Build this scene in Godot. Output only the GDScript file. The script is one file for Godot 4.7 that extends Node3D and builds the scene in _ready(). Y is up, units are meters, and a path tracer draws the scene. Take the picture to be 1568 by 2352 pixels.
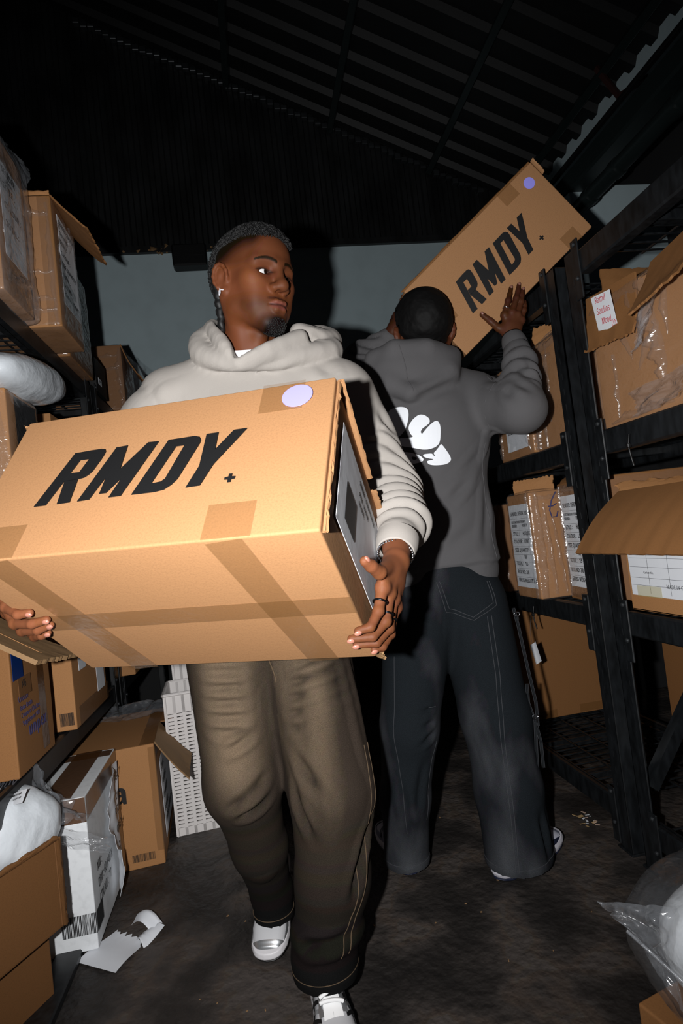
extends Node3D
# A narrow stock room lit by a camera flash: two men carry and shelve cartons between steel racks.
# Metres, y up, the aisle runs along -z; the camera stands at the origin, 1.07 m above the floor.

func _ready() -> void:
	# camera
	var cam := Camera3D.new()
	cam.name = "camera"
	cam.fov = 82.12
	cam.near = 0.02
	add_child(cam)
	cam.transform = Transform3D(Basis.from_euler(Vector3(deg_to_rad(2.48), deg_to_rad(-8.94), deg_to_rad(-6.74))), Vector3(0, 1.07, 0))
	cam.current = true
	# environment: an indoor place without daylight
	var we := WorldEnvironment.new()
	we.name = "environment"
	var env := Environment.new()
	env.background_mode = Environment.BG_COLOR
	env.background_color = Color(0.0, 0.0, 0.0)
	env.tonemap_mode = Environment.TONE_MAPPER_LINEAR
	env.tonemap_exposure = 1.0
	env.sdfgi_enabled = true
	env.ssao_enabled = true
	env.ssil_enabled = true
	we.environment = env
	add_child(we)
	# the flash, beside the lens on the upright-held camera
	var flash := SpotLight3D.new()
	flash.name = "camera_flash"
	add_child(flash)
	flash.transform = Transform3D(cam.basis, cam.position - cam.basis.x * 0.145 + cam.basis.y * 0.0 + cam.basis.z * 0.02)
	flash.light_color = Color(1.0, 1.0, 1.0)
	flash.light_energy = FLASH
	flash.light_size = 0.016
	flash.spot_angle = 57.0
	flash.spot_angle_attenuation = 0.75
	flash.spot_range = 12.0
	flash.spot_attenuation = 2.0
	flash.shadow_enabled = true

	make_materials()
	build_room()
	build_racks()
	build_cartons()
	build_small_things()
	build_people()

const FLASH := 3.8

# ---------------------------------------------------------------- mesh helpers
class MB:
	var v := PackedVector3Array()
	var n := PackedVector3Array()
	var c := PackedColorArray()
	var x := Transform3D()
	var col := Color.WHITE

	func tri(a: Vector3, b: Vector3, d: Vector3) -> void:   # counter-clockwise seen from outside
		a = x * a
		b = x * b
		d = x * d
		var nn := (b - a).cross(d - a)
		if nn.length_squared() < 1e-18:
			return
		nn = nn.normalized()
		v.append(a); v.append(d); v.append(b)
		for k in 3:
			n.append(nn)
			c.append(col)

	func quad(a: Vector3, b: Vector3, d: Vector3, e: Vector3) -> void:
		tri(a, b, d)
		tri(a, d, e)

	func box(o: Vector3, s: Vector3, bev := 0.0) -> void:
		var h := s * 0.5
		bev = minf(bev, minf(h.x, minf(h.y, h.z)) * 0.9)
		for ax in 3:
			var i := (ax + 1) % 3
			var j := (ax + 2) % 3
			for sg in [-1.0, 1.0]:
				var p := []
				for q in [[-1, -1], [1, -1], [1, 1], [-1, 1]]:
					var t := Vector3()
					t[ax] = h[ax] * sg
					t[i] = (h[i] - bev) * q[0]
					t[j] = (h[j] - bev) * q[1]
					p.append(o + t)
				if sg > 0:
					quad(p[0], p[1], p[2], p[3])
				else:
					quad(p[3], p[2], p[1], p[0])
		if bev <= 0.0:
			return
		for ax in 3:      # twelve edges, each along ax
			var i := (ax + 1) % 3
			var j := (ax + 2) % 3
			for si in [-1.0, 1.0]:
				for sj in [-1.0, 1.0]:
					var p := []
					for q in [[0, -1], [0, 1], [1, 1], [1, -1]]:
						var t := Vector3()
						t[ax] = (h[ax] - bev) * q[1]
						t[i] = (h[i] - (bev if q[0] == 1 else 0.0)) * si
						t[j] = (h[j] - (bev if q[0] == 0 else 0.0)) * sj
						p.append(o + t)
					if si * sj < 0:
						quad(p[0], p[1], p[2], p[3])
					else:
						quad(p[3], p[2], p[1], p[0])
		for sx in [-1.0, 1.0]:
			for sy in [-1.0, 1.0]:
				for sz in [-1.0, 1.0]:
					var a := o + Vector3(h.x * sx, (h.y - bev) * sy, (h.z - bev) * sz)
					var b := o + Vector3((h.x - bev) * sx, h.y * sy, (h.z - bev) * sz)
					var d := o + Vector3((h.x - bev) * sx, (h.y - bev) * sy, h.z * sz)
					if sx * sy * sz > 0:
						tri(a, b, d)
					else:
						tri(a, d, b)

	func bar(a: Vector3, b: Vector3, w: float, t: float, bev := 0.0) -> void:   # box beam between two points
		var keep := x
		var d := (b - a)
		var l := d.length()
		d = d / l
		var up := Vector3.UP if absf(d.y) < 0.9 else Vector3.RIGHT
		var sx := up.cross(d).normalized()
		x = x * Transform3D(Basis(sx, d.cross(sx), d), (a + b) * 0.5)
		box(Vector3.ZERO, Vector3(w, t, l), bev)
		x = keep

	func prism(poly: PackedVector2Array, z0: float, z1: float) -> void:
		if Geometry2D.is_polygon_clockwise(poly):
			poly.reverse()
		var t := Geometry2D.triangulate_polygon(poly)
		for k in range(0, t.size(), 3):
			var a := poly[t[k]]
			var b := poly[t[k + 1]]
			var d := poly[t[k + 2]]
			if (b - a).cross(d - a) < 0:
				var e := b
				b = d
				d = e
			tri(Vector3(a.x, a.y, z1), Vector3(b.x, b.y, z1), Vector3(d.x, d.y, z1))
			tri(Vector3(a.x, a.y, z0), Vector3(d.x, d.y, z0), Vector3(b.x, b.y, z0))
		for k in poly.size():
			var a := poly[k]
			var b := poly[(k + 1) % poly.size()]
			quad(Vector3(a.x, a.y, z0), Vector3(b.x, b.y, z0), Vector3(b.x, b.y, z1), Vector3(a.x, a.y, z1))

	func smooth(p: PackedVector3Array, idx: PackedInt32Array, cols := PackedColorArray()) -> void:   # welded triangles, counter-clockwise
		var nn := PackedVector3Array()
		nn.resize(p.size())
		for k in range(0, idx.size(), 3):
			var a := p[idx[k]]
			var f := (p[idx[k + 1]] - a).cross(p[idx[k + 2]] - a)
			nn[idx[k]] += f
			nn[idx[k + 1]] += f
			nn[idx[k + 2]] += f
		for k in range(0, idx.size(), 3):
			for j in [0, 2, 1]:
				var q := idx[k + j]
				v.append(x * p[q])
				n.append((x.basis * nn[q]).normalized())
				c.append(cols[q] if cols.size() else col)

	func grid(nu: int, nv: int, f: Callable, wrap_u := false, flip := false) -> void:   # f(u, v) -> Vector3, u and v in 0..1
		var p := PackedVector3Array()
		var idx := PackedInt32Array()
		var su := nu if wrap_u else nu + 1
		for j in nv + 1:
			for i in su:
				p.append(f.call(float(i) / nu, float(j) / nv))
		for j in nv:
			for i in nu:
				var a := j * su + i
				var b := j * su + (i + 1) % su
				if flip:
					idx.append_array([a, b + su, b, a, a + su, b + su])
				else:
					idx.append_array([a, b, b + su, a, b + su, a + su])
		smooth(p, idx)

	func sheet(nu: int, nv: int, f: Callable, th: float, rim := Color.WHITE) -> void:   # a bent board or paper with real thickness
		var p := PackedVector3Array()
		var nn := PackedVector3Array()
		var w := nu + 1
		for j in nv + 1:
			for i in w:
				p.append(f.call(float(i) / nu, float(j) / nv))
		nn.resize(p.size())
		var idx := PackedInt32Array()
		for j in nv:
			for i in nu:
				var a := j * w + i
				idx.append_array([a, a + 1, a + w + 1, a, a + w + 1, a + w])
		for k in range(0, idx.size(), 3):
			var fn := (p[idx[k + 1]] - p[idx[k]]).cross(p[idx[k + 2]] - p[idx[k]])
			for j in 3:
				nn[idx[k + j]] += fn
		var up := PackedVector3Array()
		var dn := PackedVector3Array()
		for k in p.size():
			var q := nn[k].normalized() * th * 0.5
			up.append(p[k] + q)
			dn.append(p[k] - q)
		smooth(up, idx)
		var ridx := PackedInt32Array()
		for k in range(0, idx.size(), 3):
			ridx.append_array([idx[k], idx[k + 2], idx[k + 1]])
		smooth(dn, ridx)
		var keep := col
		col = rim
		var ring := []
		for i in nu: ring.append(i)
		for j in nv: ring.append(j * w + nu)
		for i in nu: ring.append(nv * w + nu - i)
		for j in nv: ring.append((nv - j) * w)
		for k in ring.size():
			var a: int = ring[k]
			var b: int = ring[(k + 1) % ring.size()]
			quad(dn[a], dn[b], up[b], up[a])
		col = keep

	func tube(pts: Array, r, sides := 8, caps := true) -> void:   # r a number or one radius a point
		var m := pts.size()
		var p := PackedVector3Array()
		var idx := PackedInt32Array()
		var side := Vector3()
		for k in m:
			var d: Vector3 = ((pts[mini(k + 1, m - 1)] as Vector3) - pts[maxi(k - 1, 0)]).normalized()
			if k == 0:
				side = d.cross(Vector3.UP if absf(d.y) < 0.9 else Vector3.RIGHT).normalized()
			else:
				side = (side - d * side.dot(d)).normalized()
			var o := d.cross(side)
			var rr: float = r[k] if r is Array else r
			for i in sides:
				var t := TAU * i / sides
				p.append(pts[k] + (side * cos(t) + o * sin(t)) * rr)
		for k in m - 1:
			for i in sides:
				var a := k * sides + i
				var b := k * sides + (i + 1) % sides
				idx.append_array([a, b, b + sides, a, b + sides, a + sides])
		smooth(p, idx)
		if caps:
			for i in sides:
				tri(pts[0], p[(i + 1) % sides], p[i])
				var q := (m - 1) * sides
				tri(pts[m - 1], p[q + i], p[q + (i + 1) % sides])

	func lathe(prof: Array, sides := 16) -> void:   # [radius, height] pairs from bottom to top
		for k in prof.size() - 1:
			var a: Array = prof[k]
			var b: Array = prof[k + 1]
			grid(sides, 1, func(u, t): return Vector3(cos(u * TAU) * lerpf(a[0], b[0], t), lerpf(a[1], b[1], t), -sin(u * TAU) * lerpf(a[0], b[0], t)), true)

	func ball(o: Vector3, r: Vector3, nu := 16, nv := 10) -> void:
		grid(nu, nv, func(u, t): return o + Vector3(cos(u * TAU) * sin(t * PI) * r.x, -cos(t * PI) * r.y, -sin(u * TAU) * sin(t * PI) * r.z), true)

	func round_box(s: Vector3, m: int, rad: float, warp: Callable) -> void:   # a box with rounded edges, each face m x m, welded; warp(point, outward) moves it
		var h := s * 0.5
		var p := PackedVector3Array()
		var idx := PackedInt32Array()
		var at := {}
		for ax in 3:
			for sg in [-1.0, 1.0]:
				var i := (ax + 1) % 3
				var j := (ax + 2) % 3
				var ids := PackedInt32Array()
				for b in m + 1:
					for a in m + 1:
						var q := Vector3()
						q[ax] = h[ax] * sg
						q[i] = h[i] * edge(a, m, rad / h[i])
						q[j] = h[j] * edge(b, m, rad / h[j])
						var inner := q.clamp(-h + Vector3.ONE * rad, h - Vector3.ONE * rad)
						var d := (q - inner).normalized()
						var w := inner + d * rad
						var key := Vector3i((q * 20000.0).round())
						if not at.has(key):
							at[key] = p.size()
							p.append(warp.call(w, d))
						ids.append(at[key])
				for b in m:
					for a in m:
						var k := b * (m + 1) + a
						if sg > 0:
							idx.append_array([ids[k], ids[k + 1], ids[k + m + 2], ids[k], ids[k + m + 2], ids[k + m + 1]])
						else:
							idx.append_array([ids[k], ids[k + m + 2], ids[k + 1], ids[k], ids[k + m + 1], ids[k + m + 2]])
		smooth(p, idx)

	func edge(a: int, m: int, r: float) -> float:   # spacing that gives the rounded border two rows
		if a == 0: return -1.0
		if a == m: return 1.0
		if a == 1: return -1.0 + r * 0.42
		if a == m - 1: return 1.0 - r * 0.42
		return lerpf(-1.0 + r, 1.0 - r, float(a - 2) / (m - 4))

	func mesh(m: Material) -> ArrayMesh:
		var arr := []
		arr.resize(Mesh.ARRAY_MAX)
		arr[Mesh.ARRAY_VERTEX] = v
		arr[Mesh.ARRAY_NORMAL] = n
		arr[Mesh.ARRAY_COLOR] = c
		var am := ArrayMesh.new()
		am.add_surface_from_arrays(Mesh.PRIMITIVE_TRIANGLES, arr)
		am.surface_set_material(0, m)
		return am


var taken := {}

func numbered(called: String) -> String:
	taken[called] = taken.get(called, -1) + 1
	return called if taken[called] == 0 else "%s_%03d" % [called, taken[called]]

func tag(o: Node, label: String, category := "", group := "", kind := "") -> Node:
	if label: o.set_meta("label", label)
	if category: o.set_meta("category", category)
	if group: o.set_meta("group", group)
	if kind: o.set_meta("kind", kind)
	return o

func thing(called: String, label: String, category: String, xf := Transform3D(), group := "") -> Node3D:
	var o := Node3D.new()
	o.name = numbered(called)
	add_child(o)
	o.transform = xf
	tag(o, label, category, group)
	return o

func obj(called: String, mb: MB, m: Material, parent: Node = null) -> MeshInstance3D:
	return put(called, mb.mesh(m), parent)

func put(called: String, mesh: Mesh, parent: Node = null) -> MeshInstance3D:
	var o := MeshInstance3D.new()
	o.mesh = mesh
	o.cast_shadow = GeometryInstance3D.SHADOW_CASTING_SETTING_ON
	if parent == null:
		o.name = numbered(called)
		add_child(o)
	else:
		var count := 0
		for k in parent.get_children():
			if k.get_meta("base_name", "") == called: count += 1
		o.name = called if count == 0 else "%s_%03d" % [called, count]
		o.set_meta("base_name", called)
		parent.add_child(o)
	return o

func struct(called: String, mb: MB, m: Material, label := "") -> MeshInstance3D:
	var o := obj(called, mb, m)
	o.set_meta("kind", "structure")
	if label: o.set_meta("label", label)
	return o

func at(p: Vector3, yaw := 0.0, tilt := 0.0, roll := 0.0) -> Transform3D:
	return Transform3D(Basis.from_euler(Vector3(deg_to_rad(tilt), deg_to_rad(yaw), deg_to_rad(roll))), p)

func frame(o: Vector3, ux: Vector3, uy: Vector3) -> Transform3D:   # x along ux, y near uy
	var a := ux.normalized()
	var d := a.cross(uy).normalized()
	return Transform3D(Basis(a, d.cross(a), d), o)

# one mesh of printed lines: [text, x, y, height, bold, width scale]; y is the baseline, x the left end
func lettering(lines: Array, m: Material, parent: Node, called := "print", xf := Transform3D(), font := "Droid Sans") -> MeshInstance3D:
	var st := SurfaceTool.new()
	st.begin(Mesh.PRIMITIVE_TRIANGLES)
	for l in lines:
		var tm := TextMesh.new()
		var f := SystemFont.new()
		f.font_names = PackedStringArray([font])
		f.font_weight = 700 if l.size() > 4 and l[4] else 400
		tm.font = f
		tm.font_size = 32
		tm.pixel_size = 1.0 / 23.0
		tm.depth = 0.02
		tm.curve_step = 2.0
		tm.horizontal_alignment = HORIZONTAL_ALIGNMENT_LEFT
		tm.vertical_alignment = VERTICAL_ALIGNMENT_BOTTOM
		tm.text = l[0]
		var ws: float = l[5] if l.size() > 5 else 1.0
		var sh: float = l[6] if l.size() > 6 else 0.0
		st.append_from(tm, 0, Transform3D(Basis(Vector3(l[3] * ws, 0, 0), Vector3(l[3] * sh, l[3], 0), Vector3(0, 0, 0.012)), Vector3(l[1], l[2], 0.0003)))
	var am := st.commit()
	am.surface_set_material(0, m)
	var o := put(called, am, parent)
	o.transform = xf
	return o

# ---------------------------------------------------------------- materials
var M := {}

func noise_tex(freq: float, octaves: int, ramp: Array, sd: int, size := 512, kind := FastNoiseLite.TYPE_SIMPLEX_SMOOTH, fractal := FastNoiseLite.FRACTAL_FBM) -> NoiseTexture2D:
	var f := FastNoiseLite.new()
	f.seed = sd
	f.noise_type = kind
	f.frequency = freq
	f.fractal_type = fractal
	f.fractal_octaves = octaves
	var t := NoiseTexture2D.new()
	t.width = size
	t.height = size
	t.seamless = true
	t.noise = f
	if ramp.size():
		var g := Gradient.new()
		var offs := PackedFloat32Array()
		var cols := PackedColorArray()
		for r in ramp:
			offs.append(r[0])
			cols.append(r[1])
		g.offsets = offs
		g.colors = cols
		t.color_ramp = g
	return t

func normal_tex(freq: float, octaves: int, strength: float, sd: int, size := 512, fractal := FastNoiseLite.FRACTAL_FBM) -> NoiseTexture2D:
	var t := noise_tex(freq, octaves, [], sd, size, FastNoiseLite.TYPE_SIMPLEX_SMOOTH, fractal)
	t.as_normal_map = true
	t.bump_strength = strength
	return t

func grey(a: float) -> Color:
	return Color(a, a, a)

func mat(called: String, c: Color, rough: float, metal := 0.0) -> StandardMaterial3D:
	var m := StandardMaterial3D.new()
	m.resource_name = called
	m.albedo_color = c
	m.roughness = rough
	m.metallic = metal
	m.vertex_color_use_as_albedo = true
	m.uv1_triplanar = true
	M[called] = m
	return m

func make_materials() -> void:
	var speck := noise_tex(0.09, 4, [[0.0, grey(0.91)], [0.5, grey(0.98)], [1.0, grey(1.0)]], 3)
	var fluted := normal_tex(0.03, 3, 2.0, 5)
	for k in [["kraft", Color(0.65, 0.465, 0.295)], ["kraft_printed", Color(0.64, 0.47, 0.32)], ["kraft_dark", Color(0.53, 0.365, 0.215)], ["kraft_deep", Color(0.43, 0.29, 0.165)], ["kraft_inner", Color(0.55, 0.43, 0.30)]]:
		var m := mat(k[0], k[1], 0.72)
		m.albedo_texture = speck
		m.uv1_scale = Vector3.ONE * 5.0
		m.normal_enabled = true
		m.normal_texture = fluted
		m.normal_scale = 0.16
		m.metallic_specular = 0.35
	var wp := mat("white_board", Color(0.88, 0.89, 0.90), 0.55)
	wp.albedo_texture = noise_tex(0.03, 4, [[0.0, grey(0.94)], [0.5, grey(1.0)], [1.0, grey(1.0)]], 6)
	wp.uv1_scale = Vector3.ONE * 2.0
	var pp := mat("paper", Color(0.86, 0.87, 0.89), 0.6)
	pp.normal_enabled = true
	pp.normal_texture = normal_tex(0.012, 3, 5.0, 8)
	pp.normal_scale = 0.06
	pp.uv1_scale = Vector3.ONE * 3.0
	mat("ink", Color(0.045, 0.045, 0.05), 0.6)
	mat("ink_grey", Color(0.22, 0.22, 0.24), 0.7)
	mat("ink_red", Color(0.72, 0.13, 0.2), 0.6)
	mat("ink_blue", Color(0.13, 0.15, 0.4), 0.6)
	mat("ink_faded", Color(0.27, 0.26, 0.44), 0.7)
	mat("dot_violet", Color(0.62, 0.60, 0.98), 0.5)
	mat("blue_label", Color(0.03, 0.16, 0.38), 0.3)
	var tape := mat("tape", Color(0.55, 0.39, 0.2, 0.2), 0.22)
	tape.transparency = BaseMaterial3D.TRANSPARENCY_ALPHA
	tape.normal_enabled = true
	tape.normal_texture = normal_tex(0.02, 3, 3.0, 12)
	tape.normal_scale = 0.25
	tape.uv1_scale = Vector3(4, 4, 4)
	var td := mat("tape_brown", Color(0.36, 0.23, 0.12, 0.80), 0.24)
	td.transparency = BaseMaterial3D.TRANSPARENCY_ALPHA
	td.normal_enabled = true
	td.normal_texture = tape.normal_texture
	td.normal_scale = 0.25
	td.uv1_scale = Vector3(4, 4, 4)
	var crinkle := normal_tex(0.006, 5, 20.0, 21, 1024, FastNoiseLite.FRACTAL_RIDGED)
	var film := mat("film", Color(0.85, 0.86, 0.88, 0.03), 0.19)
	film.transparency = BaseMaterial3D.TRANSPARENCY_ALPHA
	film.normal_enabled = true
	film.normal_texture = crinkle
	film.normal_scale = 0.32
	film.uv1_scale = Vector3(1.6, 3.6, 1.6)
	film.metallic_specular = 0.7
	var fh := mat("film_hazy", Color(0.75, 0.77, 0.80, 0.10), 0.19)
	fh.transparency = BaseMaterial3D.TRANSPARENCY_ALPHA
	fh.normal_enabled = true
	fh.normal_texture = crinkle
	fh.normal_scale = 0.4
	fh.uv1_scale = Vector3(1.6, 3.6, 1.6)
	fh.metallic_specular = 0.7
	var bag := mat("white_bag", Color(0.80, 0.82, 0.84), 0.3)
	bag.normal_enabled = true
	bag.normal_texture = normal_tex(0.012, 4, 7.0, 31)
	bag.normal_scale = 0.5
	bag.uv1_scale = Vector3(3, 3, 3)
	var steel := mat("black_steel", Color(0.105, 0.115, 0.125), 0.42)
	steel.albedo_texture = noise_tex(0.02, 5, [[0.0, grey(0.55)], [0.6, grey(0.9)], [0.78, grey(1.0)], [1.0, Color(1.7, 1.75, 1.8)]], 41)
	steel.uv1_scale = Vector3(3, 1, 3)
	mat("bolt_steel", Color(0.25, 0.26, 0.27), 0.35, 0.6)
	mat("pipe_dark", Color(0.10, 0.13, 0.13), 0.4)
	mat("black_plastic", Color(0.03, 0.03, 0.035), 0.5)
	mat("white_plastic", Color(0.86, 0.84, 0.83), 0.4)
	mat("silver", Color(0.85, 0.86, 0.88), 0.2, 1.0)
	mat("dark_silver", Color(0.16, 0.16, 0.17), 0.3, 0.9)
	var fl := mat("concrete_floor", Color(0.27, 0.245, 0.23), 0.6)
	fl.albedo_texture = noise_tex(0.006, 6, [[0.0, grey(0.42)], [0.42, grey(0.66)], [0.56, grey(0.86)], [0.68, Color(1.0, 0.95, 0.9)], [0.76, Color(1.35, 1.25, 1.15)], [1.0, Color(1.7, 1.55, 1.4)]], 51, 1024)
	fl.uv1_scale = Vector3(0.55, 0.55, 0.55)
	fl.uv1_world_triplanar = true
	fl.normal_enabled = true
	fl.normal_texture = normal_tex(0.04, 5, 4.0, 52, 1024)
	fl.normal_scale = 0.8
	var wl := mat("white_wall", Color(0.73, 0.80, 0.82), 0.75)
	wl.albedo_texture = noise_tex(0.01, 5, [[0.0, grey(0.95)], [0.5, grey(0.985)], [1.0, grey(1.0)]], 61)
	wl.uv1_scale = Vector3(0.7, 0.7, 0.7)
	var bc := mat("black_cladding", Color(0.145, 0.15, 0.155), 0.5)
	bc.albedo_texture = noise_tex(0.012, 5, [[0.0, grey(0.35)], [0.5, grey(0.75)], [1.0, grey(1.0)]], 71)
	bc.uv1_scale = Vector3(0.6, 0.25, 0.6)
	var rf := mat("roof_sheet", Color(0.06, 0.065, 0.07), 0.6)
	rf.albedo_texture = bc.albedo_texture
	rf.uv1_scale = Vector3(0.5, 0.5, 0.5)
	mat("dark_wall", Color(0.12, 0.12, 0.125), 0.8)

# ---------------------------------------------------------------- the room
const ROOF_X := 2.34
const ROOF_Y := 3.82
const ROOF_SLOPE := 0.459

func roof_y(x: float) -> float:
	return ROOF_Y - ROOF_SLOPE * (x - ROOF_X)

func build_room() -> void:
	var b := MB.new()
	b.box(Vector3(0.4, -0.06, -1.0), Vector3(5.2, 0.12, 7.8))
	struct("floor", b, M.concrete_floor, "dark stained concrete floor with pale scuffs")
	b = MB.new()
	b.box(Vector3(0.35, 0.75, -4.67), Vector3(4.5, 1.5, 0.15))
	struct("wall_back_shaded", b, M.dark_wall, "lower part of the end wall, its darkness put into the colour")  # black colour stands in for the darkness low on this wall
	b = MB.new()
	b.box(Vector3(0.35, 2.465, -4.68), Vector3(4.5, 1.93, 0.14))
	struct("wall_back", b, M.white_wall, "pale grey painted wall at the end of the aisle")
	# black corrugated gable above it
	b = MB.new()
	var pitch := 0.09
	var x := -2.0
	while x < 2.66:
		var prof := [[0.0, 0.0], [0.03, 0.0], [0.042, 0.016], [0.078, 0.016], [0.09, 0.0]]
		for k in 4:
			var xa: float = x + prof[k][0]
			var xb: float = x + prof[k + 1][0]
			var za: float = -4.62 + prof[k][1]
			var zb: float = -4.62 + prof[k + 1][1]
			b.quad(Vector3(xa, 3.45, za), Vector3(xb, 3.45, zb), Vector3(xb, roof_y(xb) + 0.1, zb), Vector3(xa, roof_y(xa) + 0.1, za))
		x += pitch
	b.box(Vector3(0.35, 4.7, -4.72), Vector3(4.7, 2.7, 0.12))
	b.box(Vector3(0.35, 3.455, -4.60), Vector3(4.6, 0.05, 0.05))
	struct("wall_gable", b, M.black_cladding, "black corrugated cladding of the gable above the grey wall")
	b = MB.new()
	b.box(Vector3(-2.06, 2.9, -1.0), Vector3(0.12, 5.8, 7.6))
	struct("wall_left", b, M.dark_wall)
	b = MB.new()
	b.box(Vector3(2.72, 1.7, -1.0), Vector3(0.12, 3.42, 7.6))
	struct("wall_right", b, M.dark_wall)
	b = MB.new()
	b.box(Vector3(2.67, 3.63, -1.0), Vector3(0.14, 0.46, 7.6))
	b.box(Vector3(2.575, 3.49, -1.0), Vector3(0.05, 0.14, 7.4), 0.01)
	struct("wall_right_upper", b, M.white_wall, "pale grey strip of wall under the eaves")
	b = MB.new()
	b.box(Vector3(0.35, 2.9, 2.86), Vector3(4.9, 5.8, 0.12))
	struct("wall_front", b, M.dark_wall)
	b = MB.new()
	b.box(Vector3(2.36, 2.535, -3.17), Vector3(0.6, 0.87, 0.14), 0.004)
	struct("wall_pier", b, M.white_wall, "pale grey head of a wall pier behind the right rack")
	b = MB.new()
	b.box(Vector3(2.36, 1.05, -3.17), Vector3(0.58, 2.1, 0.12), 0.004)
	struct("wall_pier_shaded", b, M.dark_wall, "lower part of the wall pier, shade behind the rack put into its colour")  # dark colour paints in the shade seen through the rack
	# roof: deep corrugated sheets, their ridges run down the slope
	b = MB.new()
	var z := -4.75
	while z < 2.9:
		var prof2 := [[0.0, 0.0], [0.06, 0.0], [0.085, 0.045], [0.175, 0.045], [0.2, 0.0]]
		for k in 4:
			var z0: float = z + prof2[k][0]
			var z1: float = z + prof2[k + 1][0]
			var y0: float = prof2[k][1]
			var y1: float = prof2[k + 1][1]
			b.quad(Vector3(-2.2, roof_y(-2.2) + y0, z0), Vector3(2.85, roof_y(2.85) + y0, z0), Vector3(2.85, roof_y(2.85) + y1, z1), Vector3(-2.2, roof_y(-2.2) + y1, z1))
		z += 0.2
	b.x = Transform3D(Basis(Vector3(0, 0, 1), -atan(ROOF_SLOPE)), Vector3(0.3, roof_y(0.3) + 0.13, -0.9))
	b.box(Vector3.ZERO, Vector3(5.8, 0.06, 7.9))
	struct("ceiling", b, M.roof_sheet, "black corrugated sheet roof sloping down to the right")
	for px in [0.2, 1.0, 1.8, 2.45]:
		b = MB.new()
		b.x = Transform3D(Basis(Vector3(0, 0, 1), -atan(ROOF_SLOPE)), Vector3(px, roof_y(px) - 0.028, -0.9))
		b.box(Vector3.ZERO, Vector3(0.05, 0.05, 7.4), 0.004)
		struct("beam_roof", b, M.pipe_dark)
	# ragged filler strip where roof and gable meet
	b = MB.new()
	var rg := RandomNumberGenerator.new()
	rg.seed = 7
	for k in 60:
		var xa := -0.9 + k * 0.053
		var y := roof_y(xa) - 0.012
		b.box(Vector3(xa, y - rg.randf() * 0.02, -4.585), Vector3(0.05, 0.02 + rg.randf() * 0.035, 0.03 + rg.randf() * 0.02), 0.004)
	struct("trim_1", b, M.bolt_steel, "ragged filler strip along the roof line")
	# dim tube lamp added out of view behind the camera to lift the shadows
	var lamp := thing("added_fill_lamp", "dim fill lamp added unseen behind the camera to lift the shadows", "lamp", Transform3D(Basis(), Vector3(0.3, 3.6, 1.9)))
	b = MB.new()
	b.box(Vector3(0, 0.04, 0), Vector3(1.3, 0.05, 0.12), 0.008)
	b.box(Vector3(0, 0.5, 0), Vector3(0.02, 0.9, 0.02))
	obj("fill_lamp_body", b, M.black_plastic, lamp)
	var glow := StandardMaterial3D.new()
	glow.albedo_color = Color(0.7, 0.75, 0.85)
	glow.emission_enabled = true
	glow.emission = Color(0.65, 0.75, 1.0)
	glow.emission_energy_multiplier = 0.1
	b = MB.new()
	b.tube([Vector3(-0.6, 0, 0), Vector3(0.6, 0, 0)], 0.014, 10)
	obj("fill_lamp_tube", b, glow, lamp)
	var al := AreaLight3D.new()
	al.name = "fill_lamp_light"
	al.light_color = Color(0.65, 0.75, 1.0)
	al.light_energy = 0.16
	al.area_size = Vector2(1.2, 0.1)
	al.rotation = Vector3(-PI / 2, 0, 0)
	al.position = Vector3(0, -0.03, 0)
	al.shadow_enabled = true
	lamp.add_child(al)
	# pipes along the right wall
	var p := thing("service_duct", "dark square service duct running along under the right eaves", "duct")
	b = MB.new()
	b.box(Vector3(2.13, 2.99, -1.6), Vector3(0.16, 0.12, 5.4), 0.012)
	obj("duct_body", b, M.pipe_dark, p)
	b = MB.new()
	b.box(Vector3(2.03, 3.06, -1.6), Vector3(0.03, 0.025, 5.4), 0.005)
	obj("cable", b, M.black_plastic, p)
	p = thing("conduit_pipe", "round dark conduit pipe with couplings, beside the square duct", "pipe")
	b = MB.new()
	b.tube([Vector3(2.0, 2.74, -4.3), Vector3(2.0, 2.76, 1.0)], 0.042, 14)
	obj("pipe_run", b, M.pipe_dark, p)
	for zz in [-2.86, -2.62, -2.2, -1.75]:
		b = MB.new()
		b.tube([Vector3(2.0, 2.745, zz), Vector3(2.0, 2.745, zz + 0.05)], 0.048, 14)
		obj("coupling", b, M.pipe_dark, p)
	var br := MB.new()
	br.bar(Vector3(2.42, 3.78, -3.2), Vector3(2.5, 3.55, -3.14), 0.03, 0.02)
	br.bar(Vector3(2.5, 3.55, -3.14), Vector3(2.56, 3.52, -2.95), 0.03, 0.02)
	var rust := mat("rust_steel", Color(0.2, 0.09, 0.075), 0.6)
	tag(obj("pipe_bracket", br, rust), "rusty red angle bracket between roof and right wall strip", "bracket")
	br = MB.new()
	br.x = at(Vector3(-0.23, 3.36, -4.55))
	br.box(Vector3.ZERO, Vector3(0.26, 0.17, 0.12), 0.012)
	br.box(Vector3(0.0, 0.0, 0.063), Vector3(0.22, 0.012, 0.006))
	br.box(Vector3(0.1, 0.03, 0.064), Vector3(0.03, 0.012, 0.006))
	tag(obj("wall_speaker", br, M.black_plastic), "small black box fixed at the top of the grey wall", "box")
	b = MB.new()
	rg.seed = 11
	for k in 26:
		var s := 0.01 + rg.randf() * 0.03
		b.x = at(Vector3(-0.75 + rg.randf() * 0.75, 3.435 + s * 0.5, -4.6 + rg.randf() * 0.02), rg.randf() * 90, rg.randf() * 60, rg.randf() * 90)
		b.box(Vector3.ZERO, Vector3(s * 2.2, s * 0.5, s * 0.6))
	tag(obj("debris", b, M.kraft_inner), "crumbs of dusty debris along the top of the grey wall", "debris", "", "stuff")

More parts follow.
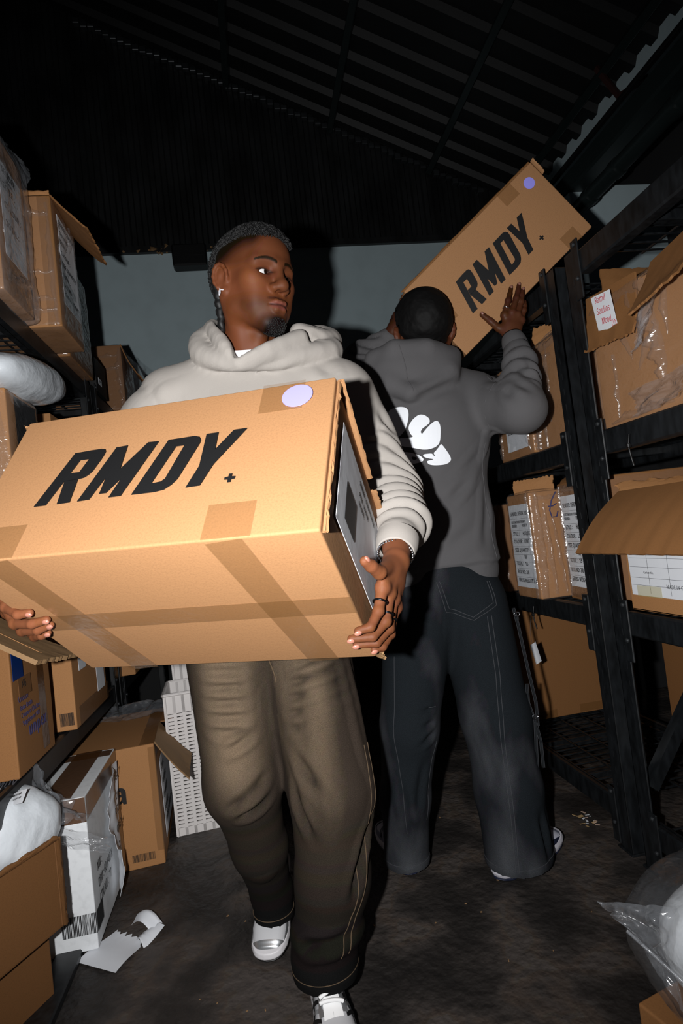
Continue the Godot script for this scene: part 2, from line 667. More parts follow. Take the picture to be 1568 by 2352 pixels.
# ---------------------------------------------------------------- steel racks
func rack(called: String, label: String, xf: float, dir: float, z0: float, z1: float, depth: float, height: float, levels: Array, posts: Array, group := "") -> Node3D:
	# xf: plane of the front; dir: towards the wall (+1 right, -1 left); z0 > z1; levels: top of each beam
	var r := thing(called, label, "shelving rack", Transform3D(), group)
	var off := Vector3(xf, 0, z0)
	r.position = off
	var len := z0 - z1
	var t := 0.003
	for q in posts:     # [along 0..1, back?]
		var zz: float = -len * q[0] + (-0.03 if q[0] == 0 else 0.03)
		var sz: float = 1.0 if q[0] == 0 else -1.0
		var xx: float = dir * (depth if q[1] else 0.0)
		var sx: float = dir * (-1.0 if q[1] else 1.0)
		var b := MB.new()
		b.box(Vector3(xx + sx * t, height / 2, zz), Vector3(t * 2, height, 0.06), 0.002)
		b.box(Vector3(xx + sx * 0.022, height / 2, zz + sz * (0.03 - t)), Vector3(0.044, height, t * 2), 0.002)
		b.box(Vector3(xx + sx * 0.025, 0.004, zz), Vector3(0.065, 0.008, 0.075), 0.002)
		var y := 0.1
		while y < height - 0.05:
			b.box(Vector3(xx - sx * 0.0004, y, zz - sz * 0.008), Vector3(0.001, 0.02, 0.008))
			y += 0.05
		obj("post", b, M.black_steel, r)
	for k in levels.size():
		var y: float = levels[k]
		for bk in [0, 1]:
			var xx := dir * (depth if bk else 0.0)
			var sx := dir * (-1.0 if bk else 1.0)
			var b := MB.new()
			b.box(Vector3(xx + sx * 0.011, y - 0.035, -len / 2), Vector3(0.022, 0.07, len - 0.13), 0.005)
			b.box(Vector3(xx + sx * 0.026, y - 0.045, -len / 2), Vector3(0.03, 0.05, len - 0.13), 0.004)
			var bm := obj("beam", b, M.black_steel, r)
			for e in [0, 1]:
				var zc := -0.068 if e == 0 else -len + 0.068
				b = MB.new()
				var low := 0.11 if y > 0.2 else y - 0.05
				b.box(Vector3(xx - sx * 0.003, y - low / 2.0 - 0.0, zc), Vector3(0.006, low + 0.07, 0.035), 0.002)
				var pl := obj("connector_plate", b, M.black_steel, bm)
				for yy in [0.02, -low * 0.75]:
					b = MB.new()
					b.x = Transform3D(Basis(Vector3(0, 0, 1), PI / 2 * dir * (1 if bk == 0 else -1)), Vector3(xx - sx * 0.005, y + yy, zc))
					b.lathe([[0.0, 0.0], [0.007, 0.0], [0.007, 0.003], [0.004, 0.006], [0.0, 0.0065]], 8)
					obj("bolt", b, M.bolt_steel, bm)
		var w := MB.new()
		var n := int(len / 0.05)
		for i in n:
			var zz := -0.06 - (len - 0.12) * (i + 0.5) / n
			w.box(Vector3(dir * depth / 2, y - 0.012, zz), Vector3(depth - 0.03, 0.005, 0.005))
		for i in 6:
			w.box(Vector3(dir * (0.03 + (depth - 0.06) * i / 5.0), y - 0.0065, -len / 2), Vector3(0.005, 0.005, len - 0.1))
		for i in 3:
			w.box(Vector3(dir * depth / 2, y - 0.035, -len * (i + 1) / 4.0), Vector3(depth - 0.05, 0.03, 0.03), 0.003)
		obj("wire_deck", w, M.black_steel, r).set_meta("kind", "stuff")
	return r

func build_racks() -> void:
	var far_posts := [[0, false], [0, true], [1, false], [1, true]]
	var a := rack("shelving_rack", "black steel rack bay behind the men on the right, wrapped cartons on its shelves", 1.038, 1.0, -1.70, -2.94, 0.56, 1.845, [0.152, 0.762, 1.292, 1.832], far_posts)
	var b := rack("shelving_rack", "black steel rack bay cut by the right picture edge, open cartons on its shelves", 1.038, 1.0, -0.40, -1.64, 0.56, 1.845, [0.152, 0.762, 1.292, 1.832], far_posts)
	# the rear uprights of the near bay are tied by a sloping brace
	var br := MB.new()
	br.bar(Vector3(0.03, 0.24, -1.215), Vector3(0.40, 0.74, -1.215), 0.032, 0.036, 0.0)
	obj("brace", br, M.black_steel, b)
	rack("shelving_rack", "black steel rack bay at the left picture edge, big wrapped cartons and bags on it", -0.645, -1.0, -1.20, -2.76, 0.5, 1.90, [0.555, 1.235, 1.885], far_posts)
	rack("shelving_rack", "black steel rack bay at far left by the grey wall, behind the first", -0.645, -1.0, -2.79, -4.03, 0.5, 1.90, [0.555, 1.235, 1.885], far_posts)

# ---------------------------------------------------------------- cartons and what is on them
var wob := FastNoiseLite.new()

func noise(p: Vector3, f: float) -> float:
	return wob.get_noise_3dv(p * f * 100.0)

func carton(called: String, label: String, xf: Transform3D, s: Vector3, m: Material, group := "", bulge := 0.003) -> Node3D:
	var t := thing(called, label, "box", xf, group)
	var b := MB.new()
	b.x = Transform3D(Basis(), Vector3(0, s.y / 2, 0))
	var sd := xf.origin * 3.0
	b.round_box(s, 10, 0.005, func(p: Vector3, d: Vector3): return p + d * (noise(p + sd, 0.05) * bulge + noise(p + sd, 0.2) * bulge * 0.3))
	obj("body", b, m, t)
	t.set_meta("size", s)
	return t

func open_carton(called: String, label: String, xf: Transform3D, s: Vector3, m: Material) -> Node3D:
	var t := thing(called, label, "box", xf)
	var b := MB.new()
	var k := 0.005
	b.box(Vector3(0, k / 2, 0), Vector3(s.x, k, s.z), 0.001)
	for q in [-1.0, 1.0]:
		b.box(Vector3(q * (s.x - k) / 2, s.y / 2, 0), Vector3(k, s.y, s.z), 0.0015)
		b.box(Vector3(0, s.y / 2, q * (s.z - k) / 2), Vector3(s.x - 2 * k, s.y, k), 0.0015)
	obj("body", b, m, t)
	t.set_meta("size", s)
	return t

func face(t: Node3D, which: String) -> Transform3D:   # frame on a side: x right, y up, z out, origin at the middle of the side
	var s: Vector3 = t.get_meta("size")
	var o := Vector3(0, s.y / 2, 0)
	match which:
		"front": return Transform3D(Basis(), o + Vector3(0, 0, s.z / 2))
		"right": return Transform3D(Basis(Vector3.UP, PI / 2), o + Vector3(s.x / 2, 0, 0))
		"left": return Transform3D(Basis(Vector3.UP, -PI / 2), o + Vector3(-s.x / 2, 0, 0))
		"top": return Transform3D(Basis(Vector3.RIGHT, -PI / 2), Vector3(0, s.y, 0))
		"bottom": return Transform3D(Basis(Vector3.RIGHT, PI / 2), Vector3.ZERO)
	return Transform3D(Basis(Vector3.UP, PI), o + Vector3(0, 0, -s.z / 2))

func strip(t: Node3D, f: Transform3D, o: Vector2, s: Vector2, m: Material, called := "tape_strip", turn := 0.0, lift := 0.0022) -> MeshInstance3D:
	var b := MB.new()
	b.grid(12, 2, func(u, v): return Vector3((u - 0.5) * s.x, (v - 0.5) * s.y, 0.0))   # film has no thickness to speak of
	var r := obj(called, b, m, t)
	r.transform = f * Transform3D(Basis(Vector3(0, 0, 1), deg_to_rad(turn)), Vector3(o.x, o.y, lift))
	return r

func sticker(t: Node3D, f: Transform3D, o: Vector2, s: Vector2, lines: Array, m: Material = null, called := "label", turn := 0.0, wave := 0.0015, ink: Material = null) -> MeshInstance3D:
	var b := MB.new()
	b.sheet(10, 10, func(u, v): return Vector3((u - 0.5) * s.x, (v - 0.5) * s.y, 0.0), 0.0009)
	var r := obj(called, b, m if m else M.paper, t)
	r.transform = f * Transform3D(Basis(Vector3(0, 0, 1), deg_to_rad(turn)), Vector3(o.x, o.y, 0.0035))
	if lines.size():
		lettering(lines, ink if ink else M.ink, r, "print", Transform3D(Basis(), Vector3(-s.x / 2, -s.y / 2, 0.0006)))
	return r

func rules(parent: Node, s: Vector2, ys: Array, xs: Array) -> void:   # the thin ruled lines of a form
	var b := MB.new()
	for y in ys:
		b.box(Vector3(0, y - s.y / 2, 0.0007), Vector3(s.x * 0.98, 0.0008, 0.0003))
	for q in xs:
		b.box(Vector3(q - s.x / 2, 0, 0.0007), Vector3(0.0008, s.y * 0.98, 0.0003))
	obj("ruled_lines", b, M.ink_grey, parent)

func barcode(t: Node, f: Transform3D, o: Vector2, s: Vector2, sd: int) -> void:
	var rg := RandomNumberGenerator.new()
	rg.seed = sd
	var b := MB.new()
	var x := -s.x / 2
	while x < s.x / 2:
		var w := s.x * (0.008 + 0.022 * rg.randf())
		b.box(Vector3(x + w / 2, 0, 0), Vector3(w, s.y, 0.0006))
		x += w + s.x * (0.008 + 0.02 * rg.randf())
	var r := obj("barcode", b, M.ink, t)
	r.transform = f * Transform3D(Basis(), Vector3(o.x, o.y, 0.0026))
	r.set_meta("kind", "stuff")

# a cardboard flap: hinge from a to b, reaching out by d; torn edges, one crease, a pale ragged rim
func flap(t: Node3D, a: Vector3, b: Vector3, d: Vector3, m: Material, sd := 1, torn := 0.006, curl := 0.01, th := 0.005, called := "flap", taper := 0.0) -> MeshInstance3D:
	var mb := MB.new()
	var nn := (b - a).cross(d).normalized()
	var ab := b - a
	mb.sheet(24, 12, func(u, v):
		var e := noise(Vector3(u * 3.0 + sd * 7.3, v * 0.4, sd), 0.9) * torn
		var e2 := noise(Vector3(sd * 3.1, v * 3.0, u * 0.5), 0.8) * torn
		var uu: float = u + (0.5 - u) * taper * v
		return a + ab * uu + d * v + d.normalized() * e * v + ab.normalized() * e2 * absf(u - 0.5) * 2.0 * v + nn * (curl * sin(v * PI) + curl * 0.5 * sin(v * 9.0 + u * 2.0) * v * 0.4 + noise(Vector3(u, v, sd * 2.0), 0.25) * curl * 0.8 * v), th, Color(1.15, 1.12, 1.08))
	return obj(called, mb, m, t)

# stretch film round a carton
func film_wrap(t: Node3D, off: float, amp: float, m: Material, sd := 1, o := Vector3.ZERO, grow := Vector3.ZERO) -> MeshInstance3D:
	var s: Vector3 = t.get_meta("size")
	var b := MB.new()
	b.round_box(s + grow + Vector3.ONE * off * 2.0, 26, 0.020, func(p: Vector3, d: Vector3): return p + d * (noise(p + Vector3.ONE * sd, 0.28) * amp + absf(noise(p * Vector3(1.0, 3.0, 1.0) + Vector3.ONE * sd, 0.5)) * amp))
	var r := obj("plastic_wrap", b, m, t)
	r.position = Vector3(0, s.y / 2, 0) + o
	return r

# folds of the stretch film: low ridges with the film bunched along them, on a side of the carton; [x0, y0, x1, y1, width]
func film_folds(t: Node3D, f: Transform3D, lines: Array, m: Material, sd := 1) -> void:
	for l in lines:
		var a := Vector2(l[0], l[1])
		var d := Vector2(l[2], l[3]) - a
		var side := Vector2(-d.y, d.x).normalized()
		var w: float = l[4]
		var b := MB.new()
		b.grid(14, 60, func(u, v):
			var k := noise(Vector3(v * d.length() * 9.0, sd, w * 40.0), 0.2)
			var ww: float = w * (0.55 + 0.45 * sin(v * PI)) * (1.0 + 0.8 * k)
			var q: Vector2 = a + d * v + side * ((u - 0.5) * ww + k * w * 0.5)
			var z: float = 0.5 * ww * pow(maxf(sin(u * PI), 0.0), 0.8) + noise(Vector3(q.x, q.y, sd) * 1.0, 1.1) * 0.006 * sin(u * PI)
			return Vector3(q.x, q.y, z))
		obj("film_fold", b, m, t).transform = f * Transform3D(Basis(), Vector3(0, 0, 0.004))

# a loose crumpled piece of clear film: a bent sheet between four corners
func film_piece(t: Node, q: Array, m: Material, sd: int, amp := 0.02, called := "loose_film") -> MeshInstance3D:
	var b := MB.new()
	var nn: Vector3 = ((q[1] - q[0]) as Vector3).cross(q[3] - q[0]).normalized()
	b.grid(30, 30, func(u, v):
		var p: Vector3 = (q[0] as Vector3).lerp(q[1], u).lerp((q[3] as Vector3).lerp(q[2], u), v)
		var e := absf(noise(Vector3(u * 1.0, v * 1.0, sd), 0.09)) * 1.5 + noise(Vector3(u * 2.0, v * 2.0, sd * 2.0), 0.11) * 0.35
		return p + nn * e * amp + (q[1] - q[0]) * noise(Vector3(v * 2.0, sd, 0), 0.2) * 0.08)
	return obj(called, b, m, t)

# the bold slanted word and the small cross; units are metres on the side of a 600 x 300 carton
func brand_print(t: Node3D, f: Transform3D) -> void:
	var b := MB.new()
	var k := 0.001
	var polys := [
		[-189,-67, -167,-67, -151,-16, -146,-2, -139,28, -122,28, -130,0, -146,-2.2, -151.2,-16.5, -146,-67, -123,-66, -126,-17],
		[]]
	# R as a stem, a bowl in four pieces and a leg, so that no outline needs a hole
	var parts := [
		[-189,-67, -167,-67, -139,28, -122,28, -125,49, -156,47],
		[-125,49, -122,28, -126,14, -97,24, -95,34, -94.5,41, -97,46.5, -104,49],
		[-126,14, -130,0, -104,-1, -101.5,8, -97,24],
		[-146.4,0, -151.8,-18, -125.5,-17, -116,-14.5, -109,-9, -104,-1],
		[-151.4,-17, -146,-67, -123,-66, -126.5,-16],
		[-109,-66, -88,-65, -73,-19, -73,-55, -61,-55, -42,-24, -53,-65, -32,-65, 3,49, -17,50, -52,-5, -55,49, -76,48],
		[-13,-65, 16,-46, 39,31, 54,31, 67,50, 21,49],
		[-13,-65, 26,-65, 42,-62, 52,-54, 60,-43, 38,-39, 32,-44, 16,-46],
		[60,-43, 81,31, 81.5,39, 77,46.5, 67,50, 54,31, 38,-39],
		[79,-63, 102,-62, 116,-20, 160,52, 137,52, 112,12, 110,51, 89,51, 92,-20],
		[147,-45, 152,-45, 152,-50.5, 158,-51, 158,-56, 152.5,-56.5, 152,-62, 147,-62, 147,-56.5, 141,-56, 141,-51, 147,-50.5]]
	for pl in parts:
		var pv := PackedVector2Array()
		for i in range(0, pl.size(), 2):
			pv.append(Vector2(pl[i], pl[i + 1]) * k)
		b.prism(pv, 0.0, 0.0007)
	var r := obj("brand_print", b, M.ink, t)
	r.transform = f * Transform3D(Basis(), Vector3(0.0, 0.006, 0.0026))

func violet_dot(t: Node3D, f: Transform3D, o: Vector2, rad: float) -> void:
	var b := MB.new()
	b.x = Transform3D(Basis(Vector3.RIGHT, PI / 2), Vector3.ZERO)
	b.lathe([[0.0, 0.0], [rad, 0.0], [rad, 0.0008], [0.0, 0.0008]], 40)
	obj("round_sticker", b, M.dot_violet, t).transform = f * Transform3D(Basis(), Vector3(o.x, o.y, 0.0028))

# a filled plastic bag: a lumpy pillow with pinched corners
func pillow(b: MB, s: Vector3, sd: float, amp: float, pinch := 0.35) -> void:
	b.grid(48, 30, func(u, v):
		var a: float = u * TAU
		var z := -cos(v * PI)
		var r := pow(maxf(sin(v * PI), 0.0), pinch)
		var ca := cos(a)
		var sa := sin(a)
		var q := Vector3(signf(ca) * pow(absf(ca), 0.7) * r, signf(sa) * pow(absf(sa), 0.8) * r * (0.55 + 0.45 * sin(v * PI)), -z)
		var p := q * s * 0.5
		return p + q * (noise(p + Vector3.ONE * sd, 0.12) * amp + absf(noise(p * Vector3(1, 1, 3) + Vector3.ONE * sd, 0.25)) * amp * 0.7), true, true)

func build_cartons() -> void:
	wob.seed = 4
	wob.frequency = 0.1
	var t: Node3D
	var f: Transform3D
	var s: Vector3
	# --- the carton the first man carries
	var u := Vector3(0.9296, -0.0281, 0.3676)
	var v := Vector3(0.2413, 0.8002, -0.5491)
	var w := u.cross(v)
	s = Vector3(0.6, 0.32, 0.4)
	t = carton("held_carton", "large tan carton with slanted black lettering held by the man in the pale hoodie", Transform3D(Basis(u, v, w).orthonormalized(), Vector3(-0.0933, 1.0997, -1.1287) - v * 0.16), s, M.kraft_printed, "", 0.0025)
	f = face(t, "front")
	brand_print(t, f)
	violet_dot(t, f, Vector2(0.2375, 0.12), 0.0265)
	strip(t, f, Vector2(0.163, -0.128), Vector2(0.075, 0.063), M.tape, "tape_end")
	strip(t, f, Vector2(-0.215, -0.128), Vector2(0.06, 0.063), M.tape, "tape_end")
	strip(t, f, Vector2(0.21, 0.125), Vector2(0.075, 0.07), M.tape, "tape_end", 0.0, 0.0018)
	f = face(t, "bottom")
	strip(t, f, Vector2(0.0, 0.0), Vector2(0.6, 0.052), M.tape)
	strip(t, f, Vector2(0.18, 0.0), Vector2(0.058, 0.4), M.tape, "tape_strip", 6.0, 0.003)
	strip(t, f, Vector2(-0.195, 0.0), Vector2(0.056, 0.4), M.tape, "tape_strip", 7.0, 0.003)
	f = face(t, "right")
	var lb := sticker(t, f, Vector2(0.01, 0.005), Vector2(0.31, 0.20), [["SENDER : DERIN TEXTILE", 0.13, 0.17, 0.009], ["STYLE :  HOODIE", 0.13, 0.145, 0.008], ["COLOUR :", 0.13, 0.125, 0.008]])
	var dk := MB.new()
	dk.box(Vector3(-0.075, -0.03, 0.001), Vector3(0.068, 0.075, 0.0006))
	obj("dark_patch", dk, M.ink, lb)
	# torn rims of the end flaps: they stand out along the far edge of the end
	flap(t, Vector3(0.3, 0.32, 0.19), Vector3(0.3, 0.32, -0.06), Vector3(0.009, 0.0, 0.0), M.kraft_printed, 5, 0.003, 0.002, 0.006, "torn_rim")
	flap(t, Vector3(0.3, 0.32, -0.10), Vector3(0.3, 0.32, -0.195), Vector3(0.012, -0.002, 0.0), M.kraft_printed, 9, 0.004, 0.002, 0.006, "torn_rim")
	flap(t, Vector3(0.3, 0.005, 0.19), Vector3(0.3, 0.315, 0.19), Vector3(0.006, 0.0, 0.0), M.kraft_printed, 15, 0.003, 0.001, 0.005, "torn_rim")
	flap(t, Vector3(0.3, 0.004, -0.16), Vector3(0.3, 0.004, -0.2), Vector3(0.015, -0.006, 0.0), M.kraft_inner, 11, 0.008, 0.001, 0.005, "torn_rim")
	flap(t, Vector3(-0.3, 0.318, -0.02), Vector3(-0.3, 0.318, 0.19), Vector3(-0.018, 0.004, 0.0), M.kraft_printed, 13, 0.006, 0.001, 0.005, "torn_rim")

	# --- the carton the second man lifts
	u = Vector3(0.7561, 0.6195, 0.1563)
	v = Vector3(-0.6246, 0.7677, -0.0214)
	w = u.cross(v)
	s = Vector3(0.6, 0.298, 0.4)
	t = carton("lifted_carton", "tan carton with slanted black lettering tilted up on the top shelf by the second man", Transform3D(Basis(u, v, w).orthonormalized(), Vector3(0.911, 1.93, -1.808) - w * 0.2 - v * 0.149), s, M.kraft_printed, "", 0.002)
	f = face(t, "front")
	brand_print(t, f * Transform3D(Basis(), Vector3(0, -0.006, 0)))
	violet_dot(t, f, Vector2(0.246, 0.102), 0.019)
	strip(t, f, Vector2(-0.265, 0.06), Vector2(0.07, 0.06), M.tape, "tape_end", 4.0)
	strip(t, f, Vector2(-0.262, 0.0), Vector2(0.076, 0.065), M.tape, "tape_end", -8.0, 0.003)
	strip(t, f, Vector2(0.17, 0.125), Vector2(0.06, 0.05), M.tape, "tape_end")
	strip(t, f, Vector2(0.22, -0.125), Vector2(0.06, 0.05), M.tape, "tape_end")
	flap(t, Vector3(-0.3, 0.298, 0.19), Vector3(0.3, 0.298, 0.19), Vector3(0, 0.006, -0.004), M.kraft_dark, 21, 0.005, 0.001, 0.004, "torn_rim")
	flap(t, Vector3(0.3, 0.24, 0.2), Vector3(0.3, 0.298, 0.2), Vector3(0.012, 0.004, 0.002), M.kraft_printed, 22, 0.004, 0.001, 0.004, "torn_rim")

	# --- left rack, top shelf
	s = Vector3(0.39, 0.50, 0.24)
	t = carton("wrapped_carton", "film-wrapped carton cut by the left picture edge on the top shelf", at(Vector3(-0.812, 1.89, -1.885)), s, M.kraft, "", 0.004)
	film_wrap(t, 0.006, 0.01, M.film_hazy, 3, Vector3(0.0, -0.002, -0.01), Vector3(0.01, 0.0, 0.02))
	film_folds(t, face(t, "front"), [[0.16, -0.24, 0.15, 0.2, 0.035], [0.1, -0.2, 0.12, 0.1, 0.02], [-0.1, -0.19, 0.18, -0.16, 0.025], [-0.1, -0.06, 0.18, -0.04, 0.02]], M.film, 3)
	film_folds(t, face(t, "right"), [[-0.09, -0.22, -0.06, 0.24, 0.03], [0.04, -0.2, 0.06, 0.24, 0.025], [0.1, -0.24, 0.1, 0.2, 0.03], [-0.1, -0.2, 0.1, -0.15, 0.03]], M.film, 5)
	sticker(t, face(t, "right"), Vector2(0.0, 0.02), Vector2(0.17, 0.3), [["SENDER", 0.02, 0.26, 0.02, true], ["STYLE :", 0.02, 0.21, 0.02, true], ["COLOUR :", 0.02, 0.15, 0.02, true], ["TOTAL :", 0.02, 0.09, 0.02, true]])
	film_piece(t, [Vector3(0.17, 0.5, 0.0), Vector3(0.2, 0.46, -0.14), Vector3(0.205, 0.53, -0.16), Vector3(0.17, 0.56, -0.05)], M.film_hazy, 4, 0.015)
	s = Vector3(0.38, 0.455, 0.27)
	t = carton("wrapped_carton", "tall film-wrapped carton with a raised flap on the left top shelf", at(Vector3(-0.738, 1.89, -2.195)), s, M.kraft, "", 0.004)
	film_wrap(t, 0.004, 0.004, M.film, 7)
	film_folds(t, face(t, "front"), [[0.0, -0.18, 0.18, -0.17, 0.022], [0.02, -0.13, 0.18, -0.135, 0.018], [0.0, -0.05, 0.18, -0.04, 0.016], [0.02, 0.17, 0.18, 0.165, 0.03], [0.175, -0.22, 0.175, 0.2, 0.016]], M.film, 7)
	film_folds(t, face(t, "right"), [[-0.07, 0.05, -0.02, 0.2, 0.025], [0.02, 0.1, 0.05, 0.21, 0.02], [0.09, -0.2, 0.08, 0.2, 0.018]], M.film, 8)
	lb = sticker(t, face(t, "right"), Vector2(0.01, 0.03), Vector2(0.19, 0.32), [["SENDER : DERIN", 0.01, 0.285, 0.016, true], ["CUSTOMER :", 0.01, 0.25, 0.013, true], ["STYLE :", 0.01, 0.215, 0.016, true], ["COLOUR :", 0.01, 0.175, 0.016, true], ["SIZE QUANTITY", 0.01, 0.135, 0.016, true], ["TOTAL :", 0.01, 0.095, 0.016, true], ["BOX NO :", 0.01, 0.06, 0.016, true], ["GROSS WEIGHT :", 0.01, 0.025, 0.016, true]])
	strip(t, face(t, "front"), Vector2(0.17, 0.0), Vector2(0.045, 0.45), M.tape)
	flap(t, Vector3(0.19, 0.456, 0.135), Vector3(0.19, 0.456, -0.135), Vector3(0.112, -0.122, 0.0), M.kraft_dark, 31, 0.014, 0.004, 0.006)
	flap(t, Vector3(0.19, 0.456, 0.134), Vector3(-0.19, 0.456, 0.134), Vector3(0, 0.008, 0.01), M.kraft, 32, 0.006, 0.001, 0.005, "torn_rim")
	s = Vector3(0.36, 0.42, 0.34)
	t = carton("wrapped_carton", "film-wrapped carton behind the tall flapped one on the left top shelf", at(Vector3(-0.79, 1.89, -2.53)), s, M.kraft_dark)
	film_wrap(t, 0.004, 0.004, M.film, 9)
	# --- left rack, far bay, top shelf
	s = Vector3(0.36, 0.17, 0.2)
	t = carton("dark_carton", "low black carton on the far left top shelf beside the post", at(Vector3(-0.815, 1.89, -2.97)), s, M.black_plastic)
	strip(t, face(t, "front"), Vector2(0.1, 0.0), Vector2(0.06, 0.16), M.kraft_dark, "card_patch")
	sticker(t, face(t, "right"), Vector2(-0.05, -0.03), Vector2(0.06, 0.03), [["6 0 4", 0.006, 0.008, 0.012, true]])
	s = Vector3(0.36, 0.36, 0.3)
	t = carton("wrapped_carton", "small film-wrapped carton with drooping flap at the far end of the left rack", at(Vector3(-0.765, 1.89, -3.42)), s, M.kraft_dark)
	film_wrap(t, 0.005, 0.006, M.film, 13)
	film_folds(t, face(t, "front"), [[0.165, -0.17, 0.165, 0.16, 0.03], [0.06, 0.12, 0.16, 0.12, 0.02], [0.08, 0.05, 0.16, 0.05, 0.02]], M.film, 13)
	flap(t, Vector3(0.18, 0.362, 0.15), Vector3(0.18, 0.362, -0.15), Vector3(0.11, -0.22, 0.0), M.kraft_dark, 33, 0.02, 0.012, 0.006)
	film_piece(t, [Vector3(0.185, 0.05, 0.1), Vector3(0.22, 0.1, -0.13), Vector3(0.25, 0.3, -0.13), Vector3(0.19, 0.33, 0.1)], M.film_hazy, 8, 0.02)
	# --- left rack, middle shelf
	s = Vector3(0.38, 0.36, 0.24)
	t = carton("wrapped_carton", "film-wrapped carton on the left middle shelf under the white bag", at(Vector3(-0.825, 1.24, -1.87)), s, M.kraft, "", 0.004)
	film_wrap(t, 0.005, 0.008, M.film, 17)
	film_folds(t, face(t, "front"), [[0.02, 0.12, 0.17, 0.12, 0.02], [0.03, 0.07, 0.17, 0.075, 0.018], [0.03, 0.02, 0.17, 0.02, 0.018], [0.17, -0.16, 0.165, 0.16, 0.03], [0.11, -0.16, 0.12, 0.1, 0.02]], M.film, 17)
	strip(t, face(t, "right"), Vector2(0.02, 0.02), Vector2(0.17, 0.3), M.ink, "black_label")
	s = Vector3(0.28, 0.42, 0.2)
	carton("slim_carton", "narrow pale carton edge seen behind the wrapped carton on the left middle shelf", at(Vector3(-0.825, 1.24, -2.4)), s, M.kraft)
	# --- left rack, lower shelf
	s = Vector3(0.38, 0.40, 0.27)
	t = carton("labelled_carton", "big worn carton with a blue label at the left picture edge, lower shelf", at(Vector3(-0.827, 0.56, -1.755)), s, M.kraft_dark, "", 0.006)
	f = face(t, "right")
	sticker(t, f, Vector2(-0.098, 0.105), Vector2(0.068, 0.12), [], M.blue_label, "blue_label")
	sticker(t, f, Vector2(-0.06, 0.02), Vector2(0.085, 0.05), [["X6", 0.02, 0.015, 0.02]], M.kraft_deep, "print_patch", 0.0, 0.001, M.ink)
	lettering([["Choose", -0.11, -0.02, 0.014], ["Bone Broth", -0.105, -0.042, 0.012], ["Cream of Chicken", -0.1, -0.062, 0.012], ["Supplement 001", -0.095, -0.082, 0.012], ["unpex", -0.06, -0.125, 0.032, true]], M.ink_faded, t, "print", f * Transform3D(Basis(), Vector3(0.0, 0.0, 0.003)))
	strip(t, f, Vector2(0.06, -0.05), Vector2(0.05, 0.26), M.tape_brown)
	var loose := thing("cardboard_sheet", "loose torn sheet of cardboard sticking out over the carton with the blue label", "cardboard", at(Vector3(-0.7, 0.965, -1.62)))
	flap(loose, Vector3(-0.03, 0.06, 0.20), Vector3(0.0, 0.035, 0.0), Vector3(0.22, -0.155, -0.025), M.kraft_inner, 41, 0.010, 0.004, 0.011, "board")
	var crease := MB.new()
	crease.bar(Vector3(0.0, 0.043, 0.125), Vector3(0.2, -0.1, 0.105), 0.002, 0.001)
	obj("crease", crease, M.kraft, loose)
	s = Vector3(0.36, 0.36, 0.4)
	t = carton("barcode_carton", "tan carton with a small barcode low on its front, left lower shelf", at(Vector3(-0.791, 0.56, -2.22)), s, M.kraft)
	barcode(t, face(t, "front"), Vector2(0.152, -0.143), Vector2(0.042, 0.04), 5)
	f = face(t, "right")
	strip(t, f, Vector2(0.02, -0.145), Vector2(0.38, 0.06), M.tape)
	sticker(t, f, Vector2(-0.1, 0.06), Vector2(0.08, 0.13), [])
	sticker(t, f, Vector2(0.11, -0.02), Vector2(0.1, 0.2), [["STYLE", 0.01, 0.16, 0.015, true], ["SIZE", 0.01, 0.12, 0.015, true], ["TOTAL", 0.01, 0.08, 0.015, true]])
	s = Vector3(0.3, 0.42, 0.24)
	t = carton("small_carton", "plain tan carton seen past the barcode carton on the left lower shelf", at(Vector3(-0.735, 0.56, -2.95)), s, M.kraft)
	s = Vector3(0.34, 0.3, 0.3)
	t = carton("small_carton", "farthest plain carton on the left lower shelf above the white baskets", at(Vector3(-0.72, 0.56, -3.35)), s, M.kraft_dark)
	# --- left, on the floor under the shelf
	s = Vector3(0.29, 0.42, 0.50)
	t = carton("floor_carton", "brown carton on the floor by the white baskets, one flap open", at(Vector3(-0.585, 0.0, -2.46), 4.0), s, M.kraft, "", 0.004)
	f = face(t, "front")
	lettering([["a", 0.0, 0.0, 0.075, true]], M.ink, t, "print", f * Transform3D(Basis(), Vector3(-0.015, -0.005, 0.003)))
	barcode(t, f, Vector2(0.075, -0.172), Vector2(0.075, 0.026), 8)
	strip(t, f, Vector2(0.135, 0.02), Vector2(0.025, 0.36), M.tape)
	f = face(t, "right")
	strip(t, f, Vector2(0.0, 0.185), Vector2(0.5, 0.05), M.tape)
	lb = sticker(t, f, Vector2(0.02, -0.02), Vector2(0.36, 0.28), [["GROSS WEIGHT : 6.5", 0.03, 0.03, 0.022, true], ["BOX NO :", 0.03, 0.07, 0.022, true], ["QUANTITY", 0.03, 0.12, 0.022, true], ["COLOUR :", 0.03, 0.17, 0.022, true], ["STYLE :", 0.03, 0.22, 0.022, true]])
	strip(t, face(t, "top"), Vector2(0.12, 0.0), Vector2(0.05, 0.5), M.tape)
	flap(t, Vector3(0.146, 0.42, 0.235), Vector3(0.146, 0.43, 0.01), Vector3(0.115, -0.11, 0.12), M.kraft_inner, 51, 0.005, 0.004, 0.005)
	flap(t, Vector3(0.146, 0.42, -0.03), Vector3(0.146, 0.42, -0.24), Vector3(0.07, 0.025, 0.0), M.kraft_dark, 52, 0.01, 0.01, 0.005)
	film_piece(t, [Vector3(-0.1, 0.425, -0.12), Vector3(0.16, 0.425, -0.12), Vector3(0.17, 0.46, -0.24), Vector3(-0.1, 0.45, -0.24)], M.film_hazy, 12, 0.04)
	s = Vector3(0.28, 0.42, 0.41)
	t = carton("white_carton", "white carton with brown tape and a torn paper label, standing on the left floor", at(Vector3(-0.686, 0.012, -1.99), 1.5), s, M.white_board, "", 0.004)
	f = face(t, "top")
